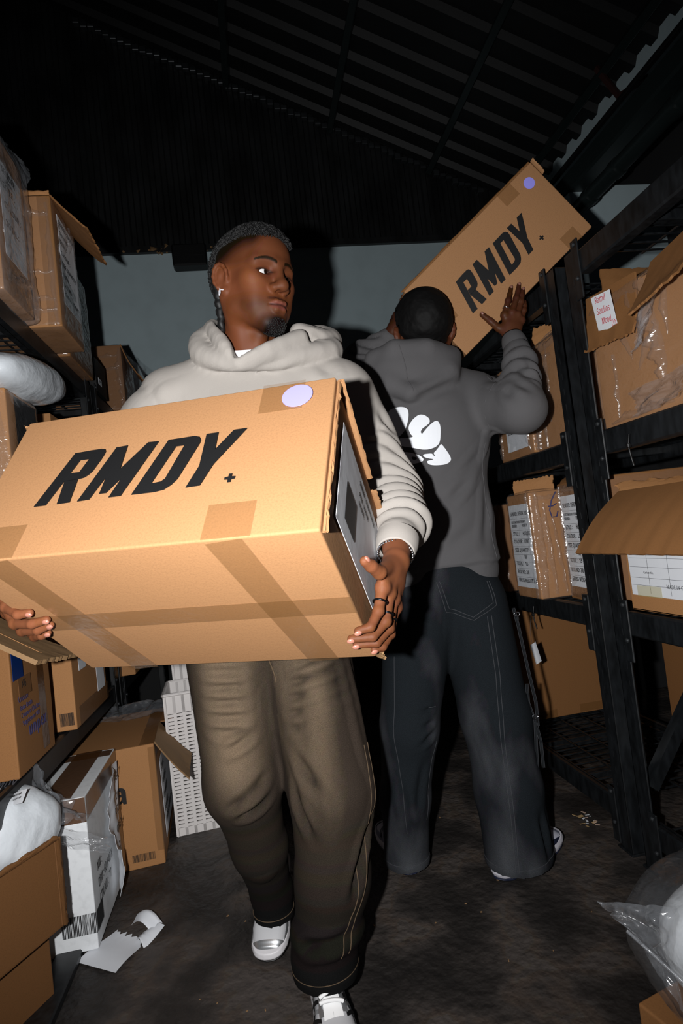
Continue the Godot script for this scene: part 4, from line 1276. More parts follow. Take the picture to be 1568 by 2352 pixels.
# ---------------------------------------------------------------- soft bodies: smooth unions of tapered capsules and ellipsoids, meshed as surface nets
class Sdf:
	var ty := PackedInt32Array()        # 0 capsule, 1 ellipsoid
	var a := PackedVector3Array()
	var b := PackedVector3Array()       # capsule end, or ellipsoid radii
	var r1 := PackedFloat32Array()
	var r2 := PackedFloat32Array()
	var kk := PackedFloat32Array()
	var op := PackedInt32Array()        # 0 join, 1 cut
	var xf: Array[Transform3D] = []     # for ellipsoids: world to local
	var lo := Vector3.ONE * 1e6
	var hi := Vector3.ONE * -1e6

	func grow_box(p: Vector3, r: float) -> void:
		lo = lo.min(p - Vector3.ONE * r)
		hi = hi.max(p + Vector3.ONE * r)

	func cap(p: Vector3, q: Vector3, ra: float, rb: float, k := 0.012, cut := 0) -> void:
		ty.append(0); a.append(p); b.append(q); r1.append(ra); r2.append(rb); kk.append(k); op.append(cut)
		xf.append(Transform3D())
		if cut == 0:
			grow_box(p, ra); grow_box(q, rb)

	func chain(pts: Array, rs: Array, k := 0.012, cut := 0) -> void:
		for i in pts.size() - 1:
			cap(pts[i], pts[i + 1], rs[i], rs[i + 1], k, cut)

	func curve(pts: Array, rs: Array, k := 0.012, cut := 0) -> void:   # a chain through a smooth line
		var p := []
		var r := []
		var m := pts.size()
		for i in m - 1:
			for j in 3:
				var t := j / 3.0
				p.append((pts[i] as Vector3).cubic_interpolate(pts[i + 1], pts[maxi(i - 1, 0)], pts[mini(i + 2, m - 1)], t))
				r.append(lerpf(rs[i], rs[i + 1], t))
		p.append(pts[-1])
		r.append(rs[-1])
		for i in p.size() - 1:
			cap(p[i], p[i + 1], r[i], r[i + 1], k if i == 0 or cut == 1 else minf(k, 0.0025), cut)

	func ell(c: Vector3, r: Vector3, k := 0.012, cut := 0, basis := Basis()) -> void:
		ty.append(1); a.append(c); b.append(r); r1.append(minf(r.x, minf(r.y, r.z))); r2.append(0.0); kk.append(k); op.append(cut)
		xf.append(Transform3D(basis, c).affine_inverse())
		if cut == 0:
			grow_box(c, maxf(r.x, maxf(r.y, r.z)))

	func one(i: int, p: Vector3) -> float:
		if ty[i] == 0:
			var pa := p - a[i]
			var ba := b[i] - a[i]
			var h := clampf(pa.dot(ba) / maxf(ba.length_squared(), 1e-9), 0.0, 1.0)
			return (pa - ba * h).length() - lerpf(r1[i], r2[i], h)
		var q := xf[i] * p
		var r := b[i]
		var k0 := (q / r).length()
		var k1 := (q / (r * r)).length()
		return k0 * (k0 - 1.0) / maxf(k1, 1e-6)

	func at(p: Vector3, act: PackedInt32Array) -> float:
		var d := 1e3
		for i in act:
			var e := one(i, p)
			var k := kk[i]
			if op[i] == 0:
				var h := maxf(k - absf(d - e), 0.0) / k
				d = minf(d, e) - h * h * k * 0.25
			else:
				e = -e
				var h := maxf(k - absf(d - e), 0.0) / k
				d = maxf(d, e) + h * h * k * 0.25
		return d

	func every() -> PackedInt32Array:
		return PackedInt32Array(range(ty.size()))

	# -> [points, triangle indices (counter-clockwise)]
	func nets(cell: float, relax := 1, trim := AABB()) -> Array:
		var l := lo - Vector3.ONE * cell * 3.0
		var h := hi + Vector3.ONE * cell * 3.0
		if trim.size != Vector3.ZERO:
			l = l.max(trim.position)
			h = h.min(trim.end)
		var n := Vector3i(((h - l) / cell).ceil()) + Vector3i.ONE * 2
		var sx := 1
		var sy := n.x
		var sz := n.x * n.y
		var val := PackedFloat32Array()
		val.resize(n.x * n.y * n.z)
		val.fill(1e9)
		var cells := PackedInt32Array()
		const B := 6
		var rb := B * cell * 0.87
		var all := every()
		var di := PackedFloat32Array()
		di.resize(all.size())
		for bz in range(0, n.z - 1, B):
			for by in range(0, n.y - 1, B):
				for bx in range(0, n.x - 1, B):
					var c := l + (Vector3(bx, by, bz) + Vector3.ONE * B * 0.5) * cell
					var dm := 1e9
					for i in all:
						var e := one(i, c)
						di[i] = e
						if op[i] == 0 and e < dm:
							dm = e
					if dm > rb * 1.25 + 0.02:
						continue
					var act := PackedInt32Array()
					for i in all:
						if op[i] == 0:
							if di[i] < maxf(dm, 0.0) + rb * 2.4 + kk[i]:
								act.append(i)
						elif di[i] < rb * 1.3 + kk[i]:
							act.append(i)
					var dc := at(c, act)
					if absf(dc) > rb * 1.35 + 0.004:
						continue
					var ex := mini(bx + B, n.x - 1)
					var ey := mini(by + B, n.y - 1)
					var ez := mini(bz + B, n.z - 1)
					for z in range(bz, ez + 1):
						for y in range(by, ey + 1):
							for x in range(bx, ex + 1):
								var q := x + y * sy + z * sz
								if val[q] > 1e8:
									val[q] = at(l + Vector3(x, y, z) * cell, act)
					for z in range(bz, ez):
						for y in range(by, ey):
							for x in range(bx, ex):
								cells.append(x + y * sy + z * sz)
		var pts := PackedVector3Array()
		var vid := {}
		var off := PackedInt32Array([0, sx, sy, sx + sy, sz, sx + sz, sy + sz, sx + sy + sz])
		var co := [Vector3(0, 0, 0), Vector3(1, 0, 0), Vector3(0, 1, 0), Vector3(1, 1, 0), Vector3(0, 0, 1), Vector3(1, 0, 1), Vector3(0, 1, 1), Vector3(1, 1, 1)]
		var e0 := PackedInt32Array([0, 2, 4, 6, 0, 1, 4, 5, 0, 1, 2, 3])
		var e1 := PackedInt32Array([1, 3, 5, 7, 2, 3, 6, 7, 4, 5, 6, 7])
		var g := PackedFloat32Array()
		g.resize(8)
		for q in cells:
			var m := 0
			for i in 8:
				g[i] = val[q + off[i]]
				if g[i] < 0.0:
					m |= 1 << i
			if m == 0 or m == 255:
				continue
			var s := Vector3()
			var cnt := 0
			for e in 12:
				var va := g[e0[e]]
				var vb := g[e1[e]]
				if (va < 0.0) != (vb < 0.0):
					s += (co[e0[e]] as Vector3).lerp(co[e1[e]], va / (va - vb))
					cnt += 1
			vid[q] = pts.size()
			pts.append(l + (Vector3(q % n.x, (q / n.x) % n.y, q / sz) + s / cnt) * cell)
		var idx := PackedInt32Array()
		for q in vid:
			var v0 := val[q] < 0.0
			# the three edges that leave the cell's first corner; the four cells round each
			for ax in 3:
				var st: int = [sx, sy, sz][ax]
				if (val[q + st] < 0.0) == v0:
					continue
				var i: int = [sy, sz, sx][ax]
				var j: int = [sz, sx, sy][ax]
				if not (vid.has(q - i) and vid.has(q - j) and vid.has(q - i - j)):
					continue
				var A: int = vid[q]
				var Bq: int = vid[q - i]
				var C: int = vid[q - i - j]
				var D: int = vid[q - j]
				if v0:
					idx.append_array([A, Bq, C, A, C, D])
				else:
					idx.append_array([A, C, Bq, A, D, C])
		for it in relax:
			var sum := PackedVector3Array()
			sum.resize(pts.size())
			var num := PackedInt32Array()
			num.resize(pts.size())
			for k in range(0, idx.size(), 3):
				for j in 3:
					var p := idx[k + j]
					sum[p] += pts[idx[k + (j + 1) % 3]]
					num[p] += 1
			for p in pts.size():
				if num[p]:
					pts[p] = pts[p].lerp(sum[p] / num[p], 0.5)
		return [pts, idx]

func normals_of(p: PackedVector3Array, idx: PackedInt32Array) -> PackedVector3Array:
	var nn := PackedVector3Array()
	nn.resize(p.size())
	for k in range(0, idx.size(), 3):
		var q := p[idx[k]]
		var f := (p[idx[k + 1]] - q).cross(p[idx[k + 2]] - q)
		for j in 3:
			nn[idx[k + j]] += f
	for k in nn.size():
		nn[k] = nn[k].normalized()
	return nn

# mesh a soft body into mb: push(point, normal) -> metres moved outwards, paint(point, normal) -> linear colour; keep(point) -> false drops it
func solid(mb: MB, s: Sdf, cell: float, relax := 1, push = null, paint = null, keep = null, trim := AABB()) -> void:
	var r := s.nets(cell, relax, trim)
	var p: PackedVector3Array = r[0]
	var idx: PackedInt32Array = r[1]
	if push != null:
		var nn := normals_of(p, idx)
		for i in p.size():
			p[i] += nn[i] * (push.call(p[i], nn[i]) as float)
	var cols := PackedColorArray()
	if paint != null:
		var nn := normals_of(p, idx)
		for i in p.size():
			cols.append(paint.call(p[i], nn[i]))
	if keep != null:
		var ok := PackedByteArray()
		for i in p.size():
			ok.append(1 if keep.call(p[i]) else 0)
		var left := PackedInt32Array()
		for k in range(0, idx.size(), 3):
			if ok[idx[k]] and ok[idx[k + 1]] and ok[idx[k + 2]]:
				left.append_array([idx[k], idx[k + 1], idx[k + 2]])
		idx = left
	mb.smooth(p, idx, cols)

func lin(c: Color) -> Color:
	return c.srgb_to_linear()

func sstep(a: float, b: float, x: float) -> float:
	return smoothstep(a, b, x)

# ---------------------------------------------------------------- heads: local frame, z out of the face, y up, x to the person's left; origin between the ears
func head_sdf(neck_to: Vector3, slim := 1.0) -> Sdf:
	var s := Sdf.new()
	s.ell(Vector3(0, 0.035, -0.018), Vector3(0.0755, 0.088, 0.097), 0.02)
	s.ell(Vector3(0, 0.050, 0.028), Vector3(0.064, 0.062, 0.060), 0.03)
	s.ell(Vector3(0, -0.028, 0.030), Vector3(0.059, 0.076, 0.052), 0.03)
	for q in [-1.0, 1.0]:
		s.cap(Vector3(q * 0.057, -0.03, -0.004), Vector3(q * 0.051, -0.066, 0.008), 0.015, 0.016, 0.03)
		s.cap(Vector3(q * 0.051, -0.066, 0.008), Vector3(q * 0.016, -0.103, 0.064), 0.016, 0.017, 0.03)
		s.ell(Vector3(q * 0.045, -0.012, 0.052), Vector3(0.021, 0.016, 0.020), 0.035)
		s.ell(Vector3(q * 0.034, -0.055, 0.054), Vector3(0.022, 0.028, 0.020), 0.03)
	s.ell(Vector3(0, -0.100, 0.069), Vector3(0.022, 0.018, 0.019), 0.022)
	# muzzle
	s.ell(Vector3(0, -0.066, 0.070), Vector3(0.030, 0.024, 0.022), 0.02)
	# brow
	for q in [-1.0, 1.0]:
		s.cap(Vector3(q * 0.012, 0.024, 0.082), Vector3(q * 0.046, 0.027, 0.066), 0.010, 0.009, 0.018)
	# eye hollows, balls of the eyes with lids
	for q in [-1.0, 1.0]:
		s.ell(Vector3(q * 0.031, 0.007, 0.093), Vector3(0.021, 0.012, 0.015), 0.016, 1)
		s.ell(Vector3(q * 0.0315, 0.004, 0.0655), Vector3(0.0158, 0.0132, 0.0142), 0.007)
	# nose
	s.cap(Vector3(0, 0.020, 0.081), Vector3(0, -0.020, 0.099), 0.0085, 0.0105, 0.014)
	s.ell(Vector3(0, -0.028, 0.102), Vector3(0.0135, 0.0115, 0.0125), 0.012)
	for q in [-1.0, 1.0]:
		s.ell(Vector3(q * 0.0155, -0.032, 0.090), Vector3(0.0100, 0.0090, 0.0120), 0.008)
	for q in [-1.0, 1.0]:
		s.ell(Vector3(q * 0.0075, -0.0405, 0.096), Vector3(0.0045, 0.0042, 0.0068), 0.003, 1)
	# lips
	s.chain([Vector3(-0.025, -0.0685, 0.0795), Vector3(-0.010, -0.0625, 0.0925), Vector3(0, -0.0640, 0.0945), Vector3(0.010, -0.0625, 0.0925), Vector3(0.025, -0.0685, 0.0795)], [0.0035, 0.0066, 0.0062, 0.0066, 0.0035], 0.005)
	s.chain([Vector3(-0.022, -0.0715, 0.0805), Vector3(-0.009, -0.0775, 0.0905), Vector3(0.009, -0.0775, 0.0905), Vector3(0.022, -0.0715, 0.0805)], [0.004, 0.0078, 0.0078, 0.004], 0.005)
	s.chain([Vector3(-0.026, -0.0690, 0.086), Vector3(-0.010, -0.0695, 0.1005), Vector3(0.010, -0.0695, 0.1005), Vector3(0.026, -0.0690, 0.086)], [0.0008, 0.0014, 0.0014, 0.0008], 0.004, 1)
	# slits between the lids
	for q in [-1.0, 1.0]:
		s.ell(Vector3(q * 0.0320, 0.0022, 0.081), Vector3(0.0150, 0.0047, 0.0115), 0.002, 1, Basis(Vector3(0, 0, 1), -0.08 * q))
	# ears
	for q in [-1.0, 1.0]:
		var eb := Basis.from_euler(Vector3(-0.15, -q * 0.42, 0))
		var o := Vector3(q * 0.080, -0.004, -0.012)
		s.ell(o, Vector3(0.0070, 0.031, 0.0185), 0.008, 0, eb)
		var rim := []
		for i in 9:
			var t := -1.9 + i * 0.52
			rim.append(o + eb * Vector3(q * 0.007, 0.028 * sin(t + 1.0) + 0.003, -0.0170 * cos(t + 1.0)))
		s.chain(rim, [0.003, 0.0036, 0.004, 0.004, 0.004, 0.004, 0.0038, 0.0035, 0.003], 0.004)
		s.ell(o + eb * Vector3(q * 0.010, -0.004, 0.004), Vector3(0.0062, 0.013, 0.0085), 0.004, 1, eb)
		s.ell(o + eb * Vector3(q * 0.002, -0.029, 0.006), Vector3(0.0055, 0.008, 0.007), 0.006, 0, eb)
		s.cap(o + eb * Vector3(q * 0.004, 0.0, 0.014), o + eb * Vector3(q * 0.004, -0.008, 0.014), 0.004, 0.0045, 0.004)
	# neck
	s.cap(Vector3(0, -0.055, -0.030), neck_to, 0.052, 0.058, 0.03)
	for q in [-1.0, 1.0]:
		s.cap(Vector3(q * 0.058, -0.040, -0.020), neck_to + Vector3(q * 0.022, 0.0, 0.045), 0.012, 0.010, 0.03)
	s.ell(Vector3(0, -0.135, 0.020), Vector3(0.012, 0.016, 0.010), 0.03)
	return s

func tuft_curls(mb: MB, pts: Array, rad: float, thick: float, sd: int) -> void:   # pts: [point, outward]
	var rg := RandomNumberGenerator.new()
	rg.seed = sd
	for q in pts:
		var n: Vector3 = q[1]
		var side := n.cross(Vector3(rg.randf() - 0.5, rg.randf() - 0.5, rg.randf() - 0.5)).normalized()
		var up := n
		var r := rad * (0.7 + 0.6 * rg.randf())
		var c: Vector3 = q[0] + n * r * 0.55
		var ph := rg.randf() * TAU
		var path := []
		for i in 7:
			var t := ph + i * 0.85
			path.append(c + (side * cos(t) + up * sin(t)) * r + side.cross(up) * (i - 3) * r * 0.22)
		mb.tube(path, thick, 4, false)

# scalp points where test(point) holds, from directions spread evenly over the head
func scalp(s: Sdf, n: int, test: Callable, lift := 0.0) -> Array:
	var out := []
	var act := s.every()
	for i in n:
		var y := 1.0 - 2.0 * (i + 0.5) / n
		var r := sqrt(1.0 - y * y)
		var t := i * 2.399963
		var d := Vector3(cos(t) * r, y, sin(t) * r)
		var o := Vector3(0, 0.03, -0.012)
		var p := o + d * 0.16
		for k in 14:
			var e := s.at(p, act)
			p -= d * e * 0.9
			if absf(e) < 0.0006: break
		if test.call(p):
			out.append([p + d * lift, d])
	return out

# ---------------------------------------------------------------- people
func skin_mat(called: String, rough: float) -> StandardMaterial3D:
	var m := mat(called, Color(1, 1, 1), rough)
	m.normal_enabled = true
	m.normal_texture = normal_tex(0.05, 3, 2.0, 101)
	m.normal_scale = 0.12
	m.uv1_scale = Vector3.ONE * 9.0
	m.subsurf_scatter_enabled = true
	m.subsurf_scatter_strength = 0.04
	m.metallic_specular = 0.3
	return m

func cloth_mat(called: String, c: Color, grain: float, sd: int, scale: float) -> StandardMaterial3D:
	var m := mat(called, c, 0.92)
	m.albedo_texture = noise_tex(0.12, 3, [[0.0, grey(1.0 - grain)], [1.0, grey(1.0)]], sd)
	m.normal_enabled = true
	m.normal_texture = normal_tex(0.1, 3, 3.0, sd + 1)
	m.normal_scale = 0.25
	m.uv1_scale = Vector3.ONE * scale
	m.metallic_specular = 0.2
	m.rim_enabled = true
	m.rim = 0.12
	m.rim_tint = 0.6
	return m

# a hand: wrist, thumb (4 points) and four fingers (4 points each, knuckle to tip), world points
func hand_sdf(wrist: Vector3, arm: Vector3, thumb: Array, fingers: Array, back: Vector3, k := 1.0) -> Sdf:
	var s := Sdf.new()
	var rr := [[0.0112, 0.0092, 0.0083, 0.0072], [0.0116, 0.0096, 0.0086, 0.0074], [0.0110, 0.0090, 0.0081, 0.0070], [0.0100, 0.0080, 0.0072, 0.0062]]
	s.cap(arm, wrist, 0.030 * k, 0.0245 * k, 0.02)
	for i in 4:
		var f: Array = fingers[i]
		var r: Array = rr[i]
		var root: Vector3 = wrist.lerp(f[0], 0.12)
		s.cap(root, f[0], 0.0165 * k, 0.0118 * k, 0.014)
	s.cap(fingers[0][0], fingers[3][0], 0.0105 * k, 0.0095 * k, 0.012)
	s.cap(wrist.lerp(fingers[0][0], 0.45), wrist.lerp(fingers[3][0], 0.5), 0.0145 * k, 0.0130 * k, 0.016)
	s.cap(wrist.lerp(thumb[0], 0.2), thumb[1], 0.0165 * k, 0.0125 * k, 0.016)
	s.chain([thumb[1], thumb[2], thumb[3]], [0.0122 * k, 0.0108 * k, 0.0088 * k], 0.004)
	for i in 4:
		var f: Array = fingers[i]
		var r: Array = rr[i]
		for j in 3:
			s.cap(f[j], f[j + 1], r[j] * k, r[j + 1] * k, 0.0035)
		s.ell(f[1], Vector3.ONE * (r[1] * k + 0.0012), 0.004)
		s.ell(f[0] + back * 0.004, Vector3.ONE * 0.0105 * k, 0.008)
	return s

func nail(back: Transform3D, parent: Node, tip: Vector3, prev: Vector3, out: Vector3, r: float, m: Material) -> void:
	var d := (tip - prev).normalized()
	out = (out - d * out.dot(d)).normalized()
	var side := out.cross(d)
	var b := MB.new()
	b.x = back * Transform3D(Basis(side, out, d), tip + d * r * 0.12 + out * r * 0.74)
	b.ball(Vector3.ZERO, Vector3(r * 0.66, r * 0.42, r * 0.88), 12, 8)
	obj("nail", b, m, parent)

# creases: [a, b, depth, width] hollows (or ridges) along segments
func creased(p: Vector3, cr: Array) -> float:
	var d := 0.0
	for c in cr:
		var a: Vector3 = c[0]
		var ba: Vector3 = c[1] - a
		var pa := p - a
		var h := clampf(pa.dot(ba) / ba.length_squared(), 0.0, 1.0)
		var q := (pa - ba * h).length()
		var w: float = c[3]
		if q < w * 3.0:
			var fade := sin(PI * clampf(h * 0.9 + 0.05, 0.0, 1.0))
			d -= c[2] * fade * (exp(-q * q / (w * w)) - 0.45 * exp(-pow(q - w * 1.9, 2.0) / (w * w)))
	return d

# stacked folds round a limb from a to b
func sleeve_folds(p: Vector3, a: Vector3, b: Vector3, reach: float, n: float, amp: float, sd: float, tilt := Vector3.ZERO) -> float:
	var ba := b - a
	var h := (p - a).dot(ba) / ba.length_squared()
	if h < -0.15 or h > 1.1:
		return 0.0
	var q := (p - a - ba * h).length()
	if q > reach:
		return 0.0
	var ph := h * n + noise(p * 1.0 + Vector3.ONE * sd, 0.12) * 2.4 + (p - a).dot(tilt)
	var f := sin(ph * TAU)
	f = f * 0.5 + 0.5
	f = pow(f, 0.6)
	return amp * (f - 0.6) * sstep(-0.15, 0.1, h) * sstep(1.1, 0.92, h) * (0.6 + 0.8 * absf(noise(p + Vector3.ONE * sd * 2.0, 0.08) * 2.0))

func shoe(parent: Node3D, called: String, xf: Transform3D, ms: Dictionary) -> void:   # toe along +z, sole at y 0, heel at z -0.09
	var root := Node3D.new()
	root.name = called if not parent.has_node(NodePath(called)) else called + "_001"
	parent.add_child(root)
	root.transform = xf
	var hw_t := [0.0, 0.03, 0.12, 0.35, 0.52, 0.66, 0.78, 0.88, 0.95, 0.985, 1.0]
	var hw_v := [0.004, 0.021, 0.0305, 0.0315, 0.036, 0.0435, 0.0465, 0.0430, 0.0335, 0.0215, 0.004]
	var up_t := [0.0, 0.04, 0.14, 0.30, 0.42, 0.60, 0.74, 0.86, 0.94, 0.98, 1.0]
	var up_v := [0.070, 0.098, 0.096, 0.112, 0.104, 0.083, 0.068, 0.059, 0.050, 0.040, 0.028]
	var pick := func(ts: Array, vs: Array, t: float) -> float:
		for q in ts.size() - 1:
			if t <= ts[q + 1]:
				return lerpf(vs[q], vs[q + 1], smoothstep(0.0, 1.0, (t - ts[q]) / (ts[q + 1] - ts[q])) * 0.4 + 0.6 * (t - ts[q]) / (ts[q + 1] - ts[q]))
		return vs[-1]
	var halfw := func(z: float) -> float:
		return pick.call(hw_t, hw_v, clampf((z + 0.095) / 0.30, 0.0, 1.0))
	var topy := func(z: float) -> float:
		return pick.call(up_t, up_v, clampf((z + 0.095) / 0.30, 0.0, 1.0))
	var body := func(u: float, v: float, grow: float, y0: float, yk: float) -> Vector3:
		var z := -0.095 + 0.30 * v
		var a := u * PI
		var hw: float = (halfw.call(z) as float) + grow
		var th: float = (topy.call(z) as float) * yk
		var ca := cos(a)
		return Vector3(-signf(ca) * pow(absf(ca), 0.85) * hw, y0 + (th - y0) * pow(sin(a), 0.62), z + grow * 0.6 * (1.0 if v > 0.9 else 0.0))
	var slab := func(y0: float, y1: float, grow: float, spring: float) -> MB:
		var b := MB.new()
		var k := [0.0, 0.94, 1.0, 1.0, 1.02, 1.03, 1.02, 1.0, 0.99, 0.96, 0.0]
		b.grid(64, 10, func(u, v):
			var side := 1.0 if u < 0.5 else -1.0
			var t: float = u * 2.0 if u < 0.5 else (1.0 - u) * 2.0
			t = 0.5 - 0.5 * cos(t * PI)
			var z := -0.095 + 0.30 * t
			var kk: float = k[int(round(v * 10.0))]
			var yy: float = y0 if v < 0.1 else (y1 if v > 0.9 else lerpf(y0, y1, (v - 0.1) / 0.8))
			var lift: float = spring * pow(sstep(0.10, 0.21, z), 1.5) + spring * 0.5 * sstep(-0.05, -0.1, z)
			return Vector3(side * ((halfw.call(z) as float) + grow) * kk, yy + lift, 0.055 + (z - 0.055) * (0.2 + 0.8 * kk) * (1.0 + grow * 6.0)), true, false)
		return b
	obj("outsole", slab.call(0.0, 0.009, 0.001, 0.016), ms.dark, root)
	obj("midsole", slab.call(0.008, 0.034, 0.0035, 0.013), ms.sole, root)
	var b := MB.new()
	b.grid(26, 30, func(u, v): return body.call(u, v, 0.0, 0.026, 1.0))
	obj("upper", b, ms.upper, root)
	# overlays: a toe guard, a heel counter, eye stays and slanted side stripes that lie on the upper
	for q in [[0.0, 1.0, 0.90, 0.995, 0.0022, ms.over, 0.030], [0.02, 0.98, 0.0, 0.15, 0.0025, ms.over, 0.026], [0.30, 0.38, 0.30, 0.68, 0.004, ms.over, 0.026], [0.62, 0.70, 0.30, 0.68, 0.004, ms.over, 0.026], [0.0, 0.13, 0.40, 0.92, 0.0022, ms.dark, 0.026], [0.87, 1.0, 0.40, 0.92, 0.0022, ms.over, 0.026]]:
		b = MB.new()
		b.grid(16, 16, func(u, v): return body.call(lerpf(q[0], q[1], u), lerpf(q[2], q[3], v), q[4], q[6], 1.0) + Vector3(0, q[4] * 0.6, 0))
		obj("overlay", b, q[5], root)
	for side in [0.0, 1.0]:
		for j in 6:
			b = MB.new()
			var z0 := 0.30 + j * 0.062
			b.grid(10, 3, func(u, v):
				var uu: float = lerpf(0.05, 0.33, u)
				return body.call(uu if side == 0.0 else 1.0 - uu, z0 + 0.07 * u + v * 0.030, 0.0034 + 0.0008 * (j % 2), 0.026, 1.0) + Vector3(0, 0.002, 0), false, side == 1.0)
			obj("side_stripe", b, ms.over if j % 2 == 0 else ms.dark, root)
	b = MB.new()
	b.grid(12, 16, func(u, v): return body.call(lerpf(0.37, 0.63, u), lerpf(0.20, 0.70, v), 0.002, 0.03, 1.0) + Vector3(0, 0.005 * sin(clampf(v * 1.15, 0.0, 1.0) * PI), 0))
	obj("tongue", b, ms.lace, root)
	for j in 6:
		b = MB.new()
		var pts := []
		for i in 11:
			var uu := 0.33 + 0.34 * i / 10.0
			pts.append(body.call(uu, 0.32 + j * 0.06 + 0.012 * (i - 5.0) / 5.0 * (1 if j % 2 else -1), 0.003, 0.03, 1.0) + Vector3(0, 0.0085, 0))
		b.tube(pts, 0.0042, 6)
		obj("lace", b, ms.lace, root)

func build_people() -> void:
	build_first_man()
	build_second_man()

func build_first_man() -> void:
	var t := thing("person", "man in a pale grey hoodie and faded brown jeans holding the big carton", "person", Transform3D(Basis(), Vector3(0.02, 0.0, -1.45)))
	var base := t.position
	var back := Transform3D(Basis(), -base)    # everything below is laid out in room coordinates
	var skin := skin_mat("skin_1", 0.58)
	var face_f := Vector3(sin(deg_to_rad(37.0)), -0.12, cos(deg_to_rad(37.0))).normalized()
	var face_x := Vector3.UP.cross(face_f).normalized()
	var hb := Basis(face_x, face_f.cross(face_x), face_f) * Basis(Vector3(0, 0, 1), deg_to_rad(-3.0))
	var hx := Transform3D(hb.scaled_local(Vector3.ONE * 1.035), Vector3(0.072, 1.692, -1.385))
	var neck_base := hx.affine_inverse() * Vector3(0.035, 1.50, -1.445)
	var hs := head_sdf(neck_base)
	var tone := lin(Color(0.40, 0.225, 0.135))
	var dark := lin(Color(0.235, 0.122, 0.075))
	var body := MB.new()
	body.x = back * hx
	var paint := func(p: Vector3, n: Vector3) -> Color:
		var c := tone
		var ax := absf(p.x)
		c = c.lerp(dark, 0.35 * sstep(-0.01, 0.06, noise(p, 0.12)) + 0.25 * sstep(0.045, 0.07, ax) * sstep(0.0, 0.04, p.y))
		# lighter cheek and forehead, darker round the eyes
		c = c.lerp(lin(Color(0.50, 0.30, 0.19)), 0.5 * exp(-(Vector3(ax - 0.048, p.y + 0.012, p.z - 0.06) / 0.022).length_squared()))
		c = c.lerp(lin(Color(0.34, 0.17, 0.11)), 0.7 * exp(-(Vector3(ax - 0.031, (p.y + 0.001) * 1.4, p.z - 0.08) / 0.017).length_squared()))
		# lips
		var lipd := (Vector3(p.x * 0.42, (p.y + 0.0695), (p.z - 0.092) * 0.6) / 0.0105).length_squared()
		c = c.lerp(lin(Color(0.43, 0.235, 0.205)), 0.85 * sstep(1.25, 0.7, lipd))
		if p.z > 0.07:
			c = c.lerp(lin(Color(0.12, 0.05, 0.045)), 0.75 * sstep(0.0034, 0.0008, absf(p.y + 0.0694)) * sstep(0.029, 0.022, ax))
			# dark rims of the lids: lashes, and the upper lid shadow painted in
			var ring := (Vector2((ax - 0.032) / 0.0155, (p.y - 0.0022) / 0.0056)).length()
			c = c.lerp(lin(Color(0.06, 0.035, 0.03)), 0.8 * sstep(1.55, 1.1, ring) * (1.0 if p.y > 0.002 else 0.5))
		# brows
		var by := 0.0215 + 0.0085 * sin(clampf((ax - 0.004) / 0.056, 0.0, 1.0) * PI)
		if p.z > 0.035 and ax > 0.010 and ax < 0.056:
			c = c.lerp(lin(Color(0.035, 0.028, 0.028)), 0.92 * sstep(0.0052 - 0.0025 * sstep(0.03, 0.055, ax), 0.0020, absf(p.y - by)))
		# faded sides of the head, shaved stubble
		var hl := 0.083 - 0.35 * maxf(0.0, 0.045 - p.z) * sstep(0.03, 0.05, ax)
		if ax > 0.035 or p.y > 0.07:
			c = c.lerp(lin(Color(0.045, 0.032, 0.03)), 0.93 * sstep(hl - 0.045, hl - 0.002, p.y + noise(p, 0.3) * 0.01) * sstep(0.082, 0.062, p.z + (0.0 if p.y < 0.085 else -0.02)))
		# goatee, moustache and jaw stubble
		var g := exp(-(Vector3(p.x / 0.030, (p.y + 0.110) / 0.0235, (p.z - 0.072) / 0.034)).length_squared())
		c = c.lerp(lin(Color(0.03, 0.022, 0.022)), clampf(2.0 * g, 0.0, 0.96))
		var mo := sstep(0.0045, 0.0015, absf(p.y + 0.0515 + 0.16 * ax)) * sstep(0.034, 0.022, ax) * sstep(0.07, 0.085, p.z)
		c = c.lerp(lin(Color(0.06, 0.04, 0.035)), 0.55 * mo)
		var jaw := sstep(-0.035, -0.075, p.y) * sstep(-0.135, -0.10, p.y) * sstep(-0.03, 0.02, p.z) * (0.5 + noise(p, 0.35) * 1.6)
		c = c.lerp(lin(Color(0.10, 0.06, 0.045)), clampf(0.8 * jaw, 0.0, 0.8) * sstep(0.9, 1.6, lipd))
		return c
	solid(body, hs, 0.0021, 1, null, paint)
	# hands
	var kn := Vector3(0.55, -0.1, -0.35)
	var lf := [[Vector3(0.217, 0.974, -1.02), Vector3(0.201, 0.937, -1.0), Vector3(0.181, 0.914, -0.985), Vector3(0.159, 0.9105, -0.986)],
		[Vector3(0.232, 0.961, -1.04), Vector3(0.215, 0.915, -1.018), Vector3(0.186, 0.894, -1.005), Vector3(0.150, 0.8945, -1.012)],
		[Vector3(0.243, 0.948, -1.06), Vector3(0.225, 0.898, -1.043), Vector3(0.196, 0.879, -1.025), Vector3(0.160, 0.8805, -1.028)],
		[Vector3(0.249, 0.929, -1.08), Vector3(0.231, 0.884, -1.063), Vector3(0.209, 0.867, -1.040), Vector3(0.191, 0.866, -1.035)]]
	var lt := [Vector3(0.230, 0.992, -1.035), Vector3(0.209, 1.003, -0.992), Vector3(0.192, 1.017, -0.972), Vector3(0.180, 1.027, -0.960)]
	var handp := func(p: Vector3, n: Vector3) -> Color:
		var c := lin(Color(0.47, 0.285, 0.185))
		return c.lerp(lin(Color(0.33, 0.185, 0.118)), clampf(0.3 + noise(p, 0.4) * 1.2, 0.0, 0.7))
	body.x = back
	solid(body, hand_sdf(Vector3(0.266, 1.017, -1.09), Vector3(0.283, 1.047, -1.145), lt, lf, kn), 0.0026, 1, null, handp)
